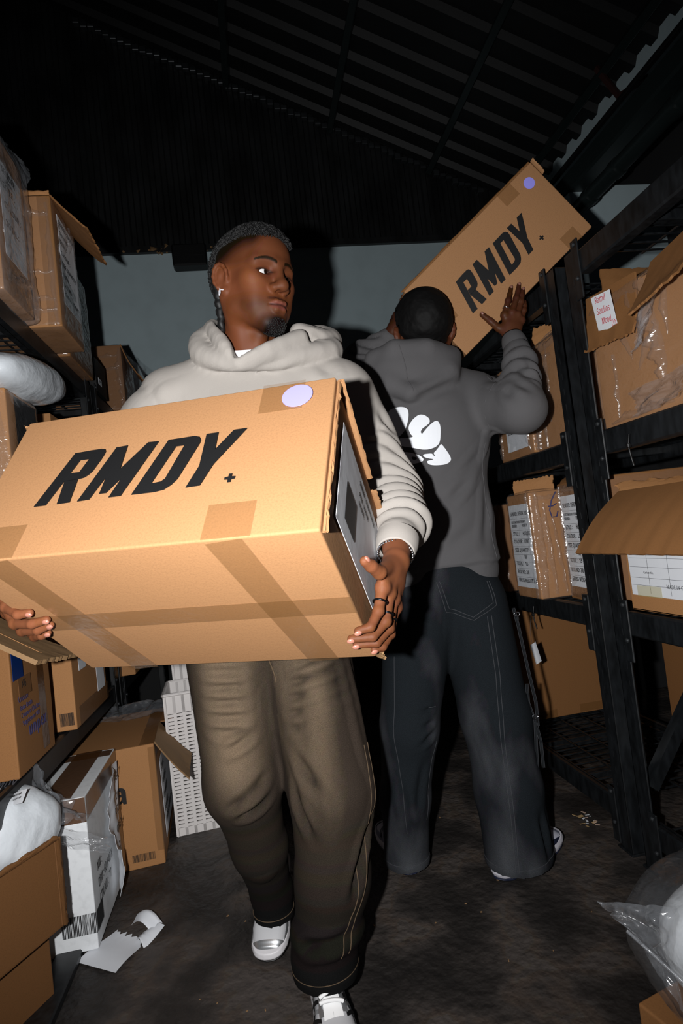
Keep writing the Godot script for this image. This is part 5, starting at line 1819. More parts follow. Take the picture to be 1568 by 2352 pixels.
	var rf := [[Vector3(-0.457, 1.050, -1.160), Vector3(-0.442, 1.017, -1.133), Vector3(-0.411, 1.003, -1.098), Vector3(-0.389, 1.0045, -1.090)],
		[Vector3(-0.468, 1.023, -1.190), Vector3(-0.438, 0.985, -1.153), Vector3(-0.396, 0.983, -1.115), Vector3(-0.368, 0.9875, -1.105)],
		[Vector3(-0.469, 1.004, -1.210), Vector3(-0.434, 0.968, -1.173), Vector3(-0.393, 0.969, -1.132), Vector3(-0.367, 0.977, -1.119)],
		[Vector3(-0.462, 0.984, -1.230), Vector3(-0.419, 0.953, -1.188), Vector3(-0.396, 0.956, -1.157), Vector3(-0.381, 0.961, -1.147)]]
	var rt := [Vector3(-0.498, 1.063, -1.20), Vector3(-0.482, 1.075, -1.15), Vector3(-0.474, 1.09, -1.11), Vector3(-0.472, 1.10, -1.08)]
	solid(body, hand_sdf(Vector3(-0.500, 1.085, -1.26), Vector3(-0.49, 1.12, -1.33), rt, rf, Vector3(-0.6, -0.3, 0)), 0.0026, 1, null, handp)
	# the body under the clothes
	var bs := Sdf.new()
	bs.ell(Vector3(0.04, 1.32, -1.47), Vector3(0.16, 0.20, 0.10), 0.05)
	bs.ell(Vector3(0.01, 0.95, -1.48), Vector3(0.14, 0.17, 0.095), 0.05)
	bs.cap(Vector3(0.035, 1.52, -1.455), Vector3(0.04, 1.40, -1.47), 0.055, 0.07, 0.04)
	bs.chain([Vector3(-0.15, 1.43, -1.48), Vector3(-0.36, 1.22, -1.46), Vector3(-0.49, 1.12, -1.34)], [0.05, 0.04, 0.03], 0.03)
	bs.chain([Vector3(0.25, 1.42, -1.45), Vector3(0.342, 1.17, -1.41), Vector3(0.286, 1.055, -1.165)], [0.05, 0.042, 0.025], 0.03)
	bs.chain([Vector3(-0.085, 0.86, -1.47), Vector3(-0.085, 0.50, -1.45), Vector3(-0.05, 0.16, -1.70)], [0.08, 0.055, 0.035], 0.03)
	bs.chain([Vector3(0.09, 0.86, -1.46), Vector3(0.115, 0.48, -1.39), Vector3(0.055, 0.09, -1.39)], [0.08, 0.055, 0.04], 0.03)
	solid(body, bs, 0.012, 1, null, handp)
	obj("body", body, skin, t)
	var nm := mat("nail_1", Color(0.66, 0.44, 0.375), 0.35)
	for f in lf: nail(back, t, f[3], f[2], Vector3(-0.25, -0.55, 0.8), 0.0078, nm)
	for f in rf: nail(back, t, f[3], f[2], Vector3(0.0, -0.55, 0.8), 0.0078, nm)
	nail(back, t, lt[3], lt[2], Vector3(0.4, 0.5, 0.6), 0.0085, nm)
	# eyes
	var white := mat("eye_white", Color(0.76, 0.75, 0.75), 0.2)
	var iris := mat("eye_iris", Color(0.05, 0.028, 0.02), 0.1)
	for q in [-1.0, 1.0]:
		var b := MB.new()
		b.x = back * hx
		b.ball(Vector3(q * 0.0315, 0.0030, 0.0655), Vector3(0.0142, 0.0128, 0.0130), 24, 16)
		var eye := obj("eye", b, white, t)
		b = MB.new()
		var look := Vector3(0.40, 0.0, 0.91).normalized()
		b.x = back * hx * Transform3D(frame(Vector3.ZERO, Vector3.UP.cross(look), Vector3.UP).basis, Vector3(q * 0.0315, 0.0030, 0.0655) + look * 0.0088)
		b.ball(Vector3.ZERO, Vector3(0.0075, 0.0075, 0.0050), 20, 12)
		obj("iris", b, iris, eye)
	# hair: tight curls over the crown, ropes down the nape
	var hairm := mat("hair_1", Color(0.05, 0.048, 0.05), 0.6)
	hairm.metallic_specular = 0.5
	var hair := MB.new()
	hair.x = back * hx
	var cap := func(p: Vector3) -> bool:
		var ax := absf(p.x)
		if p.z < -0.055:
			return p.y > -0.045 and (ax < 0.058 or p.y > 0.045)
		var edge := 0.073 + 0.10 * maxf(0.0, p.z - 0.01) + 0.20 * maxf(0.0, ax - 0.045)
		return p.y > edge and p.z < 0.080
	tuft_curls(hair, scalp(hs, 12000, cap, 0.0), 0.0031, 0.0007, 5)
	tuft_curls(hair, scalp(hs, 10000, cap, 0.006), 0.0036, 0.0007, 9)
	obj("hair", hair, hairm, t).set_meta("kind", "stuff")
	var rg := RandomNumberGenerator.new()
	rg.seed = 3
	for i in 9:
		var x0 := -0.072 + i * 0.014
		var b := MB.new()
		b.x = back * hx
		var pts := []
		var rs := []
		for j in 26:
			var v := j / 25.0
			pts.append(Vector3(x0 * (1.0 - v * 0.15) + 0.002 * sin(j * 1.7), 0.03 - v * (0.145 + 0.025 * sin(i * 2.0)), -0.108 + 0.05 * pow(absf(x0) / 0.072, 2.0) + 0.006 * sin(v * 3.0) + 0.02 * v))
			rs.append((0.0092 + 0.0018 * sin(j * 2.4 + i)) * (1.0 - 0.35 * v * v))
		b.tube(pts, rs, 8)
		obj("hair_twist", b, hairm, t)
	# goatee
	var gt := MB.new()
	gt.x = back * hx
	var gp := scalp(hs, 26000, func(p): return p.z > 0.045 and (Vector3(p.x / 0.025, (p.y + 0.110) / 0.0195, (p.z - 0.074) / 0.035)).length_squared() < 1.0, 0.0005)
	tuft_curls(gt, gp, 0.0022, 0.0006, 15)
	obj("goatee", gt, hairm, t).set_meta("kind", "stuff")
	# earrings: two short bars at the lobe
	mat("earring_steel", Color(0.97, 0.97, 1.0), 0.25, 0.4)
	var eb := Basis.from_euler(Vector3(-0.15, -0.45, 0))
	for j in 2:
		var b := MB.new()
		b.x = back * hx
		var o := Vector3(-0.077, -0.002, -0.014) + eb * Vector3(-0.008, -0.036 + j * 0.0, 0.010 - j * 0.0085)
		b.x = b.x * Transform3D(eb, o)
		b.box(Vector3.ZERO, Vector3(0.003, 0.0125, 0.0042), 0.001)
		b.box(Vector3(0.004, 0.004, 0), Vector3(0.008, 0.002, 0.002))
		var e := obj("earring", b, M.earring_steel, t)
		e.set_meta("label", "bright silver bar earring")
	# T-shirt at the neck
	var tee := MB.new()
	tee.x = back
	tee.grid(20, 6, func(u, v):
		var a: float = (u - 0.5) * 3.4
		var q := Vector3(0.026, 1.540 - v * 0.030, -1.424)
		return q + Vector3(sin(a) * (0.058 + v * 0.006), 0.028 * (1.0 - cos(a)) - 0.01, cos(a) * (0.062 + v * 0.008)), false, true)
	var white_tee := mat("white_cotton", Color(0.86, 0.85, 0.86), 0.9)
	obj("t_shirt", tee, white_tee, t)
	# hoodie
	var hood_m := cloth_mat("pale_fleece", Color(0.655, 0.63, 0.605), 0.10, 111, 13.0)
	var s := Sdf.new()
	s.ell(Vector3(0.045, 1.32, -1.475), Vector3(0.215, 0.225, 0.130), 0.06)
	s.ell(Vector3(0.015, 1.00, -1.525), Vector3(0.185, 0.20, 0.125), 0.08)
	s.cap(Vector3(-0.150, 1.452, -1.485), Vector3(0.245, 1.430, -1.455), 0.070, 0.072, 0.05)
	s.cap(Vector3(0.035, 1.52, -1.46), Vector3(0.235, 1.462, -1.455), 0.068, 0.055, 0.05)
	s.cap(Vector3(0.035, 1.52, -1.46), Vector3(-0.145, 1.474, -1.48), 0.068, 0.055, 0.05)
	s.chain([Vector3(-0.165, 1.440, -1.485), Vector3(-0.37, 1.215, -1.46), Vector3(-0.49, 1.125, -1.34)], [0.080, 0.072, 0.052], 0.03)
	var sh := Vector3(0.265, 1.425, -1.452)
	var el := Vector3(0.345, 1.165, -1.415)
	var wr := Vector3(0.290, 1.060, -1.172)
	s.chain([sh, el], [0.086, 0.074], 0.03)
	s.chain([el, Vector3(0.322, 1.085, -1.245)], [0.074, 0.060], 0.03)
	s.cap(Vector3(0.322, 1.085, -1.245), wr, 0.058, 0.040, 0.02)
	# the hood lies round the neck: two laps that cross in front, a roll behind
	s.curve([Vector3(0.006, 1.489, -1.345), Vector3(-0.033, 1.513, -1.370), Vector3(-0.066, 1.547, -1.412), Vector3(-0.052, 1.594, -1.468), Vector3(0.043, 1.614, -1.545)], [0.016, 0.024, 0.031, 0.036, 0.050], 0.008)
	s.curve([Vector3(0.010, 1.495, -1.338), Vector3(-0.012, 1.537, -1.352), Vector3(-0.034, 1.604, -1.418), Vector3(-0.030, 1.624, -1.490)], [0.015, 0.019, 0.021, 0.03], 0.007)
	s.curve([Vector3(0.020, 1.487, -1.338), Vector3(0.118, 1.509, -1.372), Vector3(0.236, 1.534, -1.430), Vector3(0.246, 1.564, -1.500)], [0.016, 0.026, 0.031, 0.042], 0.007)
	s.curve([Vector3(0.014, 1.494, -1.330), Vector3(0.082, 1.522, -1.340), Vector3(0.165, 1.557, -1.385)], [0.014, 0.020, 0.024], 0.006)
	s.curve([Vector3(0.172, 1.587, -1.430), Vector3(0.238, 1.574, -1.466), Vector3(0.240, 1.589, -1.520), Vector3(0.101, 1.614, -1.560)], [0.026, 0.030, 0.045, 0.05], 0.012)
	s.cap(Vector3(0.100, 1.549, -1.570), Vector3(0.080, 1.439, -1.600), 0.085, 0.06, 0.05)
	# opening for the neck
	s.cap(Vector3(0.050, 1.689, -1.400), Vector3(0.034, 1.534, -1.425), 0.080, 0.060, 0.010, 1)
	s.cap(Vector3(0.075, 1.614, -1.350), Vector3(0.014, 1.509, -1.330), 0.082, 0.010, 0.006, 1)
	var creases := [[Vector3(0.15, 1.46, -1.36), Vector3(0.27, 1.36, -1.37), 0.010, 0.018], [Vector3(0.22, 1.50, -1.38), Vector3(0.24, 1.36, -1.37), 0.006, 0.014],
		[Vector3(-0.10, 1.47, -1.36), Vector3(-0.19, 1.40, -1.40), 0.008, 0.018], [Vector3(0.04, 1.475, -1.34), Vector3(0.16, 1.505, -1.35), 0.006, 0.010],
		[Vector3(0.33, 1.37, -1.38), Vector3(0.40, 1.29, -1.37), 0.010, 0.016], [Vector3(0.185, 1.585, -1.39), Vector3(0.232, 1.57, -1.42), 0.010, 0.008]]
	var push := func(p: Vector3, n: Vector3) -> float:
		var d := noise(p, 0.055) * 0.008
		d += sleeve_folds(p, Vector3(0.34, 1.24, -1.42), Vector3(0.30, 1.07, -1.20), 0.10, 6.5, 0.017, 3.0)
		d += sleeve_folds(p, Vector3(-0.18, 1.42, -1.48), Vector3(-0.48, 1.13, -1.35), 0.10, 7.0, 0.012, 8.0)
		d += creased(p, creases)
		return d
	var hood := MB.new()
	hood.x = back
	solid(hood, s, 0.0062, 3, push)
	var hd := obj("hoodie", hood, hood_m, t)
	# ribbed cuff
	var ca := Vector3(0.286, 1.047, -1.150)
	var cd := Vector3(-0.38, -0.62, 0.72).normalized()
	var csx := cd.cross(Vector3.UP).normalized()
	var csy := csx.cross(cd)
	cuff(hd, back, ca - cd * 0.012, cd, 0.043, 0.036, 0.045, hood_m)
	# bracelet of small beads and the rings
	var beads := MB.new()
	beads.x = back
	for i in 34:
		var a := TAU * i / 34.0
		beads.ball(ca + cd * 0.036 + (csx * cos(a) + csy * sin(a)) * 0.0345, Vector3.ONE * 0.0028, 8, 6)
	obj("bracelet", beads, M.silver, t).set_meta("kind", "stuff")
	for r in [[lf[0][0], lf[0][1], 0.62, 0.0118], [lf[1][0], lf[1][1], 0.75, 0.0118], [lf[2][0], lf[2][1], 0.7, 0.0112]]:
		var d: Vector3 = ((r[1] - r[0]) as Vector3).normalized()
		var o: Vector3 = (r[0] as Vector3).lerp(r[1], r[2])
		var b := MB.new()
		b.x = back
		var sx := d.cross(Vector3.UP).normalized()
		var ring := []
		for i in 21:
			ring.append(o + (sx * cos(TAU * i / 20.0) + sx.cross(d) * sin(TAU * i / 20.0)) * (r[3] as float))
		b.tube(ring, 0.0019, 6, false)
		obj("finger_ring", b, M.dark_silver, t)
	# jeans
	var jeans_m := cloth_mat("brown_denim", Color(1, 1, 1), 0.35, 121, 6.0)
	jeans_m.rim_enabled = false
	var js := Sdf.new()
	js.ell(Vector3(0.008, 0.90, -1.475), Vector3(0.188, 0.16, 0.128), 0.05)
	js.chain([Vector3(-0.078, 0.83, -1.468), Vector3(-0.083, 0.52, -1.445), Vector3(-0.066, 0.33, -1.54), Vector3(-0.050, 0.16, -1.635), Vector3(-0.050, 0.07, -1.655)], [0.112, 0.088, 0.066, 0.050, 0.049], 0.03)
	js.chain([Vector3(0.098, 0.83, -1.455), Vector3(0.118, 0.50, -1.385), Vector3(0.100, 0.30, -1.395), Vector3(0.060, 0.13, -1.40), Vector3(0.060, 0.08, -1.40)], [0.112, 0.094, 0.078, 0.064, 0.062], 0.03)
	js.ell(Vector3(0.075, 0.185, -1.40), Vector3(0.080, 0.030, 0.076), 0.02)
	var whisk := []
	for i in 5:
		var y := 0.80 - i * 0.033
		whisk.append([Vector3(-0.17, y + 0.008, -1.37), Vector3(-0.01, y - 0.008, -1.34), 0.006, 0.010])
		whisk.append([Vector3(0.02, y - 0.012, -1.33), Vector3(0.18, y + 0.016, -1.35), 0.006, 0.010])
	whisk.append_array([[Vector3(0.0, 0.86, -1.33), Vector3(0.005, 0.66, -1.36), 0.012, 0.012], [Vector3(0.17, 0.80, -1.38), Vector3(0.185, 0.45, -1.34), 0.016, 0.010], [Vector3(0.185, 0.45, -1.34), Vector3(0.13, 0.28, -1.31), 0.014, 0.010],
		[Vector3(-0.13, 0.62, -1.34), Vector3(-0.03, 0.66, -1.36), 0.010, 0.010], [Vector3(-0.12, 0.50, -1.35), Vector3(-0.02, 0.56, -1.37), 0.010, 0.011], [Vector3(-0.11, 0.47, -1.35), Vector3(-0.02, 0.51, -1.37), 0.008, 0.010],
		[Vector3(0.03, 0.62, -1.33), Vector3(0.11, 0.50, -1.29), 0.008, 0.012], [Vector3(0.03, 0.54, -1.33), Vector3(0.06, 0.42, -1.31), 0.008, 0.011], [Vector3(0.0, 0.185, -1.34), Vector3(0.11, 0.205, -1.33), 0.014, 0.012], [Vector3(-0.11, 0.24, -1.48), Vector3(-0.01, 0.26, -1.47), 0.008, 0.012]])
	var jpush := func(p: Vector3, n: Vector3) -> float:
		var q := p * Vector3(0.8, 1.6, 0.8)
		return 0.003 * sstep(0.112, 0.107, p.y) + noise(p, 0.05) * 0.012 + (0.35 - absf(noise(q + Vector3(0.4, 0, 0), 0.075))) * 0.010 + noise(p, 0.14) * 0.004 + creased(p, whisk) * 1.5
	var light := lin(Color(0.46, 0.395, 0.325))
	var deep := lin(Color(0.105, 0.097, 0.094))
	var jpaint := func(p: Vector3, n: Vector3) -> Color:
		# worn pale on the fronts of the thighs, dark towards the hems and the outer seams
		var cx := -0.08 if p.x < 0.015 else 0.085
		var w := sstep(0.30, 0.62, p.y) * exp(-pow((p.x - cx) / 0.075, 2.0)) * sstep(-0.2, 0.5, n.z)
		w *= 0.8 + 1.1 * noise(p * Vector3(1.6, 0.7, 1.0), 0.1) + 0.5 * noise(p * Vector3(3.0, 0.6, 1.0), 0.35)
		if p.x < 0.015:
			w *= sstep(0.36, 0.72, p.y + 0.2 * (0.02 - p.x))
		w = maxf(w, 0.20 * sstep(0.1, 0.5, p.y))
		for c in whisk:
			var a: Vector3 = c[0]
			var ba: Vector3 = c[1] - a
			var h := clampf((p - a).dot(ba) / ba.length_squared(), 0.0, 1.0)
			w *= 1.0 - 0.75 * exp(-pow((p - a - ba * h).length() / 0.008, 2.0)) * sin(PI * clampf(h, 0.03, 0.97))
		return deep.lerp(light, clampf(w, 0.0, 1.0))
	var jm := MB.new()
	jm.x = back
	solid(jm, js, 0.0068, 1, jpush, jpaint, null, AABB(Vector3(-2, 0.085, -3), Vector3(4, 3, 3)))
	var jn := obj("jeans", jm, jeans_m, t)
	# seams: stitched double lines down the outer front of the near leg, a fly seam, hem bands
	var thread := mat("brown_thread", Color(0.31, 0.245, 0.17), 0.85)
	sewn(js, jpush, [Vector3(0.205, 0.60, -1.33), Vector3(0.19, 0.42, -1.31), Vector3(0.145, 0.28, -1.31), Vector3(0.09, 0.17, -1.32)], 0.0012, thread, jn, back)
	sewn(js, jpush, [Vector3(0.225, 0.60, -1.345), Vector3(0.205, 0.42, -1.32), Vector3(0.162, 0.28, -1.315), Vector3(0.108, 0.17, -1.325)], 0.0012, thread, jn, back)
	sewn(js, jpush, [Vector3(0.0, 0.88, -1.33), Vector3(0.006, 0.76, -1.33)], 0.0016, thread, jn, back)
	hem_line(js, jpush, Vector3(0.060, 0.112, -1.40), 0.10, thread, jn, back)
	hem_line(js, jpush, Vector3(-0.050, 0.108, -1.652), 0.08, thread, jn, back)
	# sneakers
	var mesh_m := mat("shoe_mesh", Color(0.70, 0.70, 0.71), 0.6)
	var ms := {"dark": M.black_plastic, "sole": mat("shoe_sole", Color(0.80, 0.79, 0.80), 0.45), "upper": mesh_m, "over": mat("shoe_silver", Color(0.78, 0.79, 0.80), 0.28, 0.85), "lace": mat("shoe_lace", Color(0.92, 0.92, 0.92), 0.8)}
	shoe(t, "sneaker", Transform3D(Basis(Vector3.UP, deg_to_rad(-12.0)) * Basis(Vector3.RIGHT, deg_to_rad(27.0)), Vector3(-0.035, 0.090, -1.775) - base), ms)
	shoe(t, "sneaker", Transform3D(Basis(Vector3.UP, deg_to_rad(3.0)), Vector3(0.055, 0.0, -1.40) - base), ms)

# a sewn line laid on a soft body
func sewn(s: Sdf, push, pts: Array, rad: float, m: Material, parent: Node, back: Transform3D, called := "seam", lift := 0.0) -> void:
	var all := s.every()
	var path := []
	for i in pts.size() - 1:
		for j in 12:
			path.append(on_skin(s, all, push, (pts[i] as Vector3).lerp(pts[i + 1], j / 12.0), lift))
	path.append(on_skin(s, all, push, pts[-1], lift))
	var b := MB.new()
	b.x = back
	b.tube(path, rad, 5, false)
	obj(called, b, m, parent)

func slope_of(s: Sdf, all: PackedInt32Array, p: Vector3) -> Vector3:
	var e := s.at(p, all)
	return Vector3(s.at(p + Vector3(0.002, 0, 0), all) - e, s.at(p + Vector3(0, 0.002, 0), all) - e, s.at(p + Vector3(0, 0, 0.002), all) - e).normalized()

func on_skin(s: Sdf, all: PackedInt32Array, push, p: Vector3, lift: float) -> Vector3:
	for k in 6:
		p -= slope_of(s, all, p) * s.at(p, all)
	var n := slope_of(s, all, p)
	return p + n * ((push.call(p, n) as float) + lift)

func build_second_man() -> void:
	var t := thing("person", "man in a dark grey hoodie seen from behind, pushing a carton onto the top shelf", "person", Transform3D(Basis(), Vector3(0.55, 0.0, -1.8)))
	var base := t.position
	var back := Transform3D(Basis(), -base)
	var skin := skin_mat("skin_2", 0.5)
	var ff := Vector3(0.16, 0.16, -0.97).normalized()
	var fx := Vector3.UP.cross(ff).normalized()
	var hx := Transform3D(Basis(fx, ff.cross(fx), ff).scaled_local(Vector3.ONE * 1.04), Vector3(0.634, 1.708, -1.845))
	var hs := head_sdf(hx.affine_inverse() * Vector3(0.605, 1.53, -1.83))
	var tone := lin(Color(0.34, 0.19, 0.12))
	var ink := lin(Color(0.03, 0.025, 0.025))
	var hairline := func(p: Vector3) -> float:
		var ax := absf(p.x)
		return -0.048 + 0.062 * sstep(0.045, 0.075, ax) * sstep(-0.06, -0.01, p.z) + 0.10 * sstep(0.02, 0.06, p.z)
	var paint := func(p: Vector3, n: Vector3) -> Color:
		var h: float = hairline.call(p)
		return tone.lerp(ink, sstep(h - 0.022, h + 0.004, p.y + noise(p, 0.4) * 0.008) * (0.0 if absf(p.x) > 0.079 else 1.0))
	var body := MB.new()
	body.x = back * hx
	solid(body, hs, 0.0028, 1, null, paint)
	var handp := func(p: Vector3, n: Vector3) -> Color:
		return lin(Color(0.32, 0.185, 0.12)).lerp(lin(Color(0.22, 0.115, 0.07)), clampf(0.3 + noise(p, 0.4) * 1.2, 0.0, 0.8))
	body.x = back
	var rf := [[Vector3(0.8985, 1.734, -1.793), Vector3(0.9175, 1.782, -1.792), Vector3(0.9285, 1.8055, -1.796), Vector3(0.9375, 1.8275, -1.7995)],
		[Vector3(0.9235, 1.7395, -1.789), Vector3(0.9455, 1.787, -1.788), Vector3(0.9560, 1.811, -1.791), Vector3(0.9645, 1.8345, -1.795)],
		[Vector3(0.9425, 1.731, -1.790), Vector3(0.9620, 1.775, -1.789), Vector3(0.9695, 1.797, -1.791), Vector3(0.9765, 1.818, -1.795)],
		[Vector3(0.9560, 1.714, -1.795), Vector3(0.9705, 1.747, -1.794), Vector3(0.9765, 1.762, -1.796), Vector3(0.9800, 1.778, -1.799)]]
	var rt := [Vector3(0.902, 1.684, -1.800), Vector3(0.878, 1.698, -1.806), Vector3(0.856, 1.725, -1.812), Vector3(0.833, 1.7505, -1.818)]
	solid(body, hand_sdf(Vector3(0.917, 1.666, -1.796), Vector3(0.93, 1.61, -1.775), rt, rf, Vector3(0, 0.1, 1), 0.98), 0.0026, 1, null, handp)
	var lf := [[Vector3(0.575, 1.803, -1.910), Vector3(0.594, 1.833, -1.905), Vector3(0.607, 1.846, -1.910), Vector3(0.618, 1.852, -1.920)],
		[Vector3(0.578, 1.810, -1.935), Vector3(0.599, 1.841, -1.930), Vector3(0.614, 1.854, -1.935), Vector3(0.604, 1.871, -1.925)],
		[Vector3(0.579, 1.811, -1.958), Vector3(0.600, 1.840, -1.955), Vector3(0.614, 1.852, -1.960), Vector3(0.604, 1.869, -1.948)],
		[Vector3(0.577, 1.805, -1.980), Vector3(0.595, 1.829, -1.980), Vector3(0.607, 1.838, -1.985), Vector3(0.616, 1.841, -1.990)]]
	var lt := [Vector3(0.570, 1.773, -1.895), Vector3(0.584, 1.788, -1.882), Vector3(0.602, 1.803, -1.873), Vector3(0.619, 1.815, -1.870)]
	solid(body, hand_sdf(Vector3(0.557, 1.753, -1.945), Vector3(0.532, 1.708, -1.980), lt, lf, Vector3(-1, 0.4, 0.2), 0.98), 0.003, 1, null, handp)
	var bs := Sdf.new()
	bs.ell(Vector3(0.60, 1.33, -1.825), Vector3(0.155, 0.2, 0.095), 0.05)
	bs.ell(Vector3(0.575, 0.95, -1.82), Vector3(0.14, 0.17, 0.09), 0.05)
	bs.cap(Vector3(0.61, 1.55, -1.835), Vector3(0.60, 1.4, -1.83), 0.055, 0.07, 0.04)
	bs.chain([Vector3(0.78, 1.45, -1.84), Vector3(0.835, 1.395, -1.67), Vector3(0.915, 1.62, -1.775)], [0.05, 0.042, 0.026], 0.03)
	bs.chain([Vector3(0.45, 1.50, -1.85), Vector3(0.46, 1.69, -2.05), Vector3(0.54, 1.73, -1.97)], [0.05, 0.042, 0.026], 0.03)
	bs.chain([Vector3(0.50, 0.86, -1.82), Vector3(0.43, 0.46, -1.80), Vector3(0.385, 0.09, -1.865)], [0.08, 0.055, 0.04], 0.03)
	bs.chain([Vector3(0.66, 0.86, -1.81), Vector3(0.69, 0.45, -1.78), Vector3(0.68, 0.09, -1.745)], [0.08, 0.055, 0.04], 0.03)
	solid(body, bs, 0.012, 1, null, handp)
	obj("body", body, skin, t)
	var nm := mat("nail_2", Color(0.55, 0.38, 0.33), 0.3)
	for f in rf.slice(0, 3): nail(back, t, f[3], f[2], Vector3(0.0, 0.2, 1.0), 0.0072, nm)
	nail(back, t, rt[3], rt[2], Vector3(0.1, 0.3, 1.0), 0.0085, nm)
	var hm := mat("hair_2", Color(0.04, 0.038, 0.038), 0.7)
	hm.metallic_specular = 0.3
	var hair := MB.new()
	hair.x = back * hx
	solid(hair, hs, 0.0026, 1, func(p, n):
		var h: float = hairline.call(p)
		return 0.0165 * sstep(h, h + 0.05, p.y) + noise(p, 2.2) * 0.004 + noise(p, 1.1) * 0.003 - 0.001, null, func(p): return p.y > (hairline.call(p) as float) and absf(p.x) < 0.083 and p.z < 0.09)
	obj("hair", hair, hm, t)
	# ring
	var rb := MB.new()
	rb.x = back
	var rd := Vector3(0.37, 0.93, 0).normalized()
	var ro := Vector3(0.9075, 1.757, -1.793)
	var ring := []
	for i in 21:
		ring.append(ro + (Vector3(0.93, -0.37, 0) * cos(TAU * i / 20.0) + Vector3(0, 0, 1) * sin(TAU * i / 20.0)) * 0.0112)
	rb.tube(ring, 0.0018, 6, false)
	obj("finger_ring", rb, M.silver, t)
	# hoodie
	var hood_m := cloth_mat("dark_fleece", Color(0.355, 0.35, 0.355), 0.12, 131, 12.0)
	var s := Sdf.new()
	s.ell(Vector3(0.615, 1.36, -1.835), Vector3(0.195, 0.23, 0.125), 0.06)
	s.ell(Vector3(0.590, 1.08, -1.83), Vector3(0.195, 0.22, 0.135), 0.08)
	s.cap(Vector3(0.50, 0.925, -1.825), Vector3(0.665, 0.925, -1.82), 0.116, 0.116, 0.05)
	s.cap(Vector3(0.47, 1.52, -1.85), Vector3(0.79, 1.485, -1.84), 0.075, 0.070, 0.05)
	s.cap(Vector3(0.60, 1.55, -1.83), Vector3(0.77, 1.50, -1.84), 0.065, 0.060, 0.05)
	var sh := Vector3(0.785, 1.450, -1.835)
	var el := Vector3(0.845, 1.392, -1.655)
	s.chain([sh, el], [0.092, 0.073], 0.03)
	s.chain([el, Vector3(0.905, 1.565, -1.745)], [0.071, 0.050], 0.025)
	s.cap(Vector3(0.905, 1.565, -1.745), Vector3(0.916, 1.632, -1.780), 0.050, 0.034, 0.02)
	s.chain([Vector3(0.455, 1.51, -1.855), Vector3(0.460, 1.690, -2.05), Vector3(0.545, 1.735, -1.965)], [0.085, 0.066, 0.042], 0.03)
	# hood lying open down the back
	s.ell(Vector3(0.575, 1.575, -1.765), Vector3(0.135, 0.090, 0.060), 0.02)
	s.chain([Vector3(0.448, 1.625, -1.80), Vector3(0.50, 1.632, -1.745), Vector3(0.60, 1.622, -1.735), Vector3(0.692, 1.605, -1.785)], [0.026, 0.026, 0.026, 0.028], 0.02)
	s.chain([Vector3(0.692, 1.605, -1.785), Vector3(0.66, 1.545, -1.745), Vector3(0.535, 1.487, -1.722)], [0.035, 0.034, 0.026], 0.02)
	s.chain([Vector3(0.448, 1.61, -1.80), Vector3(0.475, 1.53, -1.76), Vector3(0.520, 1.487, -1.724)], [0.035, 0.034, 0.026], 0.02)
	s.cap(Vector3(0.62, 1.75, -1.84), Vector3(0.61, 1.60, -1.835), 0.075, 0.068, 0.008, 1)
	var cr := [[Vector3(0.795, 1.350, -1.745), Vector3(0.745, 1.245, -1.71), 0.020, 0.013], [Vector3(0.745, 1.245, -1.71), Vector3(0.60, 1.145, -1.69), 0.014, 0.014], [Vector3(0.766, 1.493, -1.64), Vector3(0.812, 1.392, -1.60), 0.006, 0.014], [Vector3(0.787, 1.51, -1.64), Vector3(0.852, 1.425, -1.58), 0.008, 0.014], [Vector3(0.775, 1.31, -1.74), Vector3(0.62, 1.185, -1.70), 0.007, 0.014],
		[Vector3(0.80, 1.33, -1.74), Vector3(0.735, 1.14, -1.72), 0.007, 0.013], [Vector3(0.765, 1.22, -1.74), Vector3(0.70, 0.99, -1.72), 0.008, 0.016], [Vector3(0.70, 1.28, -1.70), Vector3(0.56, 1.19, -1.69), 0.005, 0.018],
		[Vector3(0.535, 1.455, -1.70), Vector3(0.68, 1.505, -1.72), 0.010, 0.014], [Vector3(0.69, 1.06, -1.70), Vector3(0.56, 0.99, -1.69), 0.005, 0.02],
		[Vector3(0.80, 1.50, -1.74), Vector3(0.80, 1.36, -1.74), 0.004, 0.008], [Vector3(0.84, 1.43, -1.62), Vector3(0.80, 1.50, -1.75), 0.012, 0.014], [Vector3(0.87, 1.48, -1.62), Vector3(0.84, 1.54, -1.70), 0.010, 0.013],
		[Vector3(0.92, 1.47, -1.62), Vector3(0.86, 1.50, -1.64), 0.012, 0.012], [Vector3(0.95, 1.50, -1.66), Vector3(0.88, 1.52, -1.66), 0.010, 0.011],
		[Vector3(0.38, 0.948, -1.70), Vector3(0.575, 0.944, -1.68), 0.004, 0.007], [Vector3(0.575, 0.944, -1.68), Vector3(0.79, 0.948, -1.72), 0.004, 0.007]]
	var push := func(p: Vector3, n: Vector3) -> float:
		return -0.009 * sstep(0.948, 0.938, p.y) + noise(p, 0.05) * 0.007 + sleeve_folds(p, Vector3(0.895, 1.46, -1.67), Vector3(0.918, 1.64, -1.785), 0.10, 4.0, 0.012, 5.0) + sleeve_folds(p, Vector3(0.445, 1.62, -1.96), Vector3(0.52, 1.745, -1.945), 0.10, 4.0, 0.010, 6.0) + creased(p, cr)
	var hb := MB.new()
	hb.x = back
	solid(hb, s, 0.0066, 1, push, null, null, AABB(Vector3(-1, 0.878, -3), Vector3(4, 3, 3)))
	var hd := obj("hoodie", hb, hood_m, t)
	cuff(hd, back, Vector3(0.914, 1.618, -1.773), Vector3(0.03, 0.91, -0.42).normalized(), 0.041, 0.033, 0.05, hood_m)
	sewn(s, push, [Vector3(0.505, 1.645, -1.70), Vector3(0.512, 1.56, -1.68), Vector3(0.528, 1.48, -1.68)], 0.0016, hood_m, hd, back)
